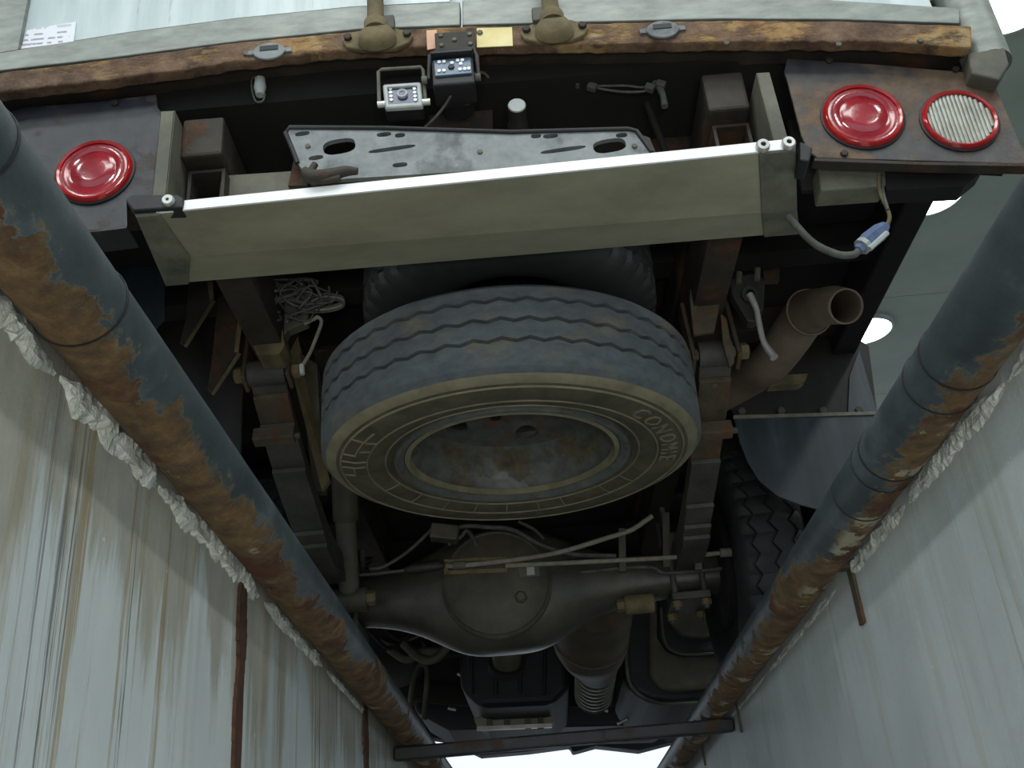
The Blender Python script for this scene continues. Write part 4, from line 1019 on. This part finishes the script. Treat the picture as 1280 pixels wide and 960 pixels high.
# steel rim: lips, well and dished disc with hand holes
hh = Wt / 2
rim = obj('rim', add_lathe(NB(), [(Rr + .012, -hh * .88), (Rr + .010, -hh * .98), (Rr + .002, -hh * .99), (Rr - .010, -hh * .90), (Rr - .014, -hh * .70), (Rr - .030, -hh * .52), (Rr - .036, -hh * .2), (Rr - .038, hh * .5), (Rr - .02, hh * .7), (Rr + .006, hh * .95), (Rr + .012, hh * .9), (Rr, hh * .5), (Rr - .02, 0), (Rr - .005, -hh * .5)], mid, ax, 72, closed=True), m_rim, sw, smooth=40)
obj('lock_ring', add_lathe(NB(), [(Rr - .018, -hh * .80), (Rr - .012, -hh * .90), (Rr - .022, -hh * .92), (Rr - .026, -hh * .80)], mid, ax, 72, closed=True), m_sidewall, rim, smooth=40)
DZ = .030
disc = obj('wheel_disc', add_lathe(NB(), [(Rr - .036, DZ - .012), (Rr - .05, DZ - .004), (.155, DZ + .006), (.135, DZ + .018), (.125, DZ + .022), (.088, DZ + .022), (.086, DZ + .030), (.13, DZ + .030), (.16, DZ + .014), (Rr - .037, DZ - .002)], mid, ax, 72, closed=True), m_rimrust, sw, smooth=40)
cutters = []
for i in range(6):
    t = 2 * PI * (i + .3) / 6
    cutters.append(add_lathe(NB(), [(0, -.1), (.021, -.1), (.021, .12), (0, .12)], mid + (xw * math.cos(t) + yw * math.sin(t)) * .165, ax, 20, sx=1.25, xdir=(xw * -math.sin(t) + yw * math.cos(t))))
cut(disc, cutters)
for i in range(6):
    t = 2 * PI * (i + .8) / 6
    b = add_lathe(NB(), [(0, 0), (.012, 0), (.012, -.004), (0, -.004)], mid + (xw * math.cos(t) + yw * math.sin(t)) * .111 + ax * (DZ + .022), ax, 14)
    obj('stud_hole', b, m_under, disc)
obj('carrier_plate', add_lathe(NB(), [(0, .0), (.088, 0), (.088, .01), (0, .01)], mid + ax * (DZ + .026), ax, 32), m_darkrust, sw)
# second bare tyre lying on top of it
mid2 = mid + Vector((.018, .20, .215))
lo2 = oZ(640, 407, .62); mid2 = lo2 + Vector((0, 0, .085))
t2 = thing('spare_tyre', mid2 - Vector((0, 0, .1)), 'bare worn tyre lying above the spare wheel behind the underrun bar', 'tyre')
obj('tyre', tyre_mesh(mid2, (.02, .0, 1), .314, .165, .17, 224, (-.040, .0, .040), blocks=(5, .35), zig=.006, nz=56, xdir=(1, 0, 0)), m_tyredark, t2, smooth=40)

# ---- reversing cameras
def box_cam(): pass
# pale-framed one in a U bracket
Yc = 1.405
c = oY(502, 118, Yc)
cw = thing('reversing_camera', c + Vector((0, .03, -.03)), 'reversing camera with pale square frame and navy face in a thin U bracket', 'camera')
def fr(px, py, Y=Yc): return oY(px, py, Y)
obj('camera_body', pprism([(479, 104), (526, 101), (529, 134), (481, 137)], Yc + .012, .035), m_black, cw, bevel=.004)
fo = [(478, 105), (526, 102), (529, 132), (481, 135)]
face = obj('face_frame', pprism(fo, Yc, .012), m_camgrey, cw, bevel=.003)
cut(face, [add_prism(NB(), [oY(x, y, Yc) + Vector((0, -.02, 0)) for x, y in ((484, 109), (521, 106.5), (523, 127.5), (486, 130))], (0, .05, 0))])
m_ = face.modifiers.new('bevel', 'BEVEL'); m_.width = .0012; m_.limit_method = 'ANGLE'
fp_ = obj('face_panel', pprism([(481, 106), (524, 103), (526, 130), (483, 133)], Yc + .005, .006), m_navy, cw)
obj('camera_lens', add_lathe(NB(), [(.006, .0), (.0095, 0), (.0095, .006), (.006, .004)], fr(503, 118.5, Yc + .005), (0, -1, 0), 24, closed=True), m_camgrey, fp_, smooth=40)
obj('lens_glass', cyl(fr(503, 118.5, Yc + .005), (0, -1, 0), .006, .003, 20), m_navy, fp_)
for px in (488, 518):
    for j in range(4): obj('led', cyl(fr(px + j * .4, 111.5 + j * 4.6, Yc + .005), (0, -1, 0), .0032, .002, 10), m_ledwhite, fp_)
obj('bracket', add_tube(NB(), [fr(474, 131), fr(473, 90), fr(477, 87), fr(526, 84), fr(529, 88), fr(532, 127)], .0034, 8), m_greysteel, cw, smooth=60)
obj('bracket_screw', cyl(fr(472, 131, Yc), (1, 0, 0), .006, .014, 12), m_chrome, cw)
obj('bracket_screw', cyl(fr(528, 128, Yc), (1, 0, 0), .006, .014, 12), m_chrome, cw)
# dark one with rows of LEDs, hung from the sill plate
Yd = 1.375
c = oY(565, 86, Yd)
cb = thing('reversing_camera', c + Vector((0, .03, -.03)), 'black reversing camera with rows of pale LEDs hanging under the rusty sill plate', 'camera')
obj('camera_body', pprism([(539, 69), (590, 66), (594, 103), (541, 107)], Yd + .004, .055), m_black, cb, bevel=.004)
fpd = obj('face_panel', pprism([(542, 75), (588, 71), (590, 91), (544, 95)], Yd, .006), m_bluegrey, cb, bevel=.001)
obj('visor', pprism([(538, 64), (590, 60), (590, 63), (538, 67)], Yd - .012, .03), m_black, cb, bevel=.001)
for px, py in ((549, 78), (555, 77.5), (572, 76), (578, 75.5), (565, 79), (564, 83), (576, 80), (549, 89), (555, 88.5), (575, 87), (581, 86.5), (586, 86)):
    obj('led', cyl(oY(px, py, Yd), (0, -1, 0), .0034, .002, 10), m_ledwhite, fpd)
obj('camera_lens', add_lathe(NB(), [(0, .003), (.005, .003), (.006, 0), (0, 0)], oY(564, 84, Yd), (0, -1, 0), 16), m_black, fpd, smooth=40)
obj('bracket', add_tube(NB(), [oY(536, 100, Yd + .02), oY(537, 70, Yd + .02), oY(545, 64, Yd + .02), oY(592, 61, Yd + .02), oY(596, 70, Yd + .02), oY(598, 98, Yd + .02)], .004, 8), m_black, cb, smooth=60)
obj('bracket_foot', pprism([(552, 110), (588, 106), (592, 124), (584, 132), (556, 134), (550, 126)], Yd + .10, .04), m_black, cb, bevel=.005)
obj('side_knob', cyl(oY(534, 100, Yd + .02), (-1, 0, 0), .007, .01, 12), m_greysteel, cb)
obj('side_knob', cyl(oY(594, 97, Yd + .02), (1, 0, 0), .007, .01, 12), m_greysteel, cb)
obj('cable', add_tube(NB(), [oY(566, 106, Yd + .03), oY(565, 116, Yd + .03), oY(556, 132, Yd + .05), oY(543, 148, Yd + .06), oY(528, 162, Yd + .08)], .0028, 8, 4), m_wire, cb, smooth=60)
obj('cable', add_tube(NB(), [oY(592, 92, Yd + .08), oY(604, 91, Yd + .1), oY(612, 100, Yd + .12), oY(614, 112, Yd + .14)], .0028, 8, 4), m_khaki, cb, smooth=60)
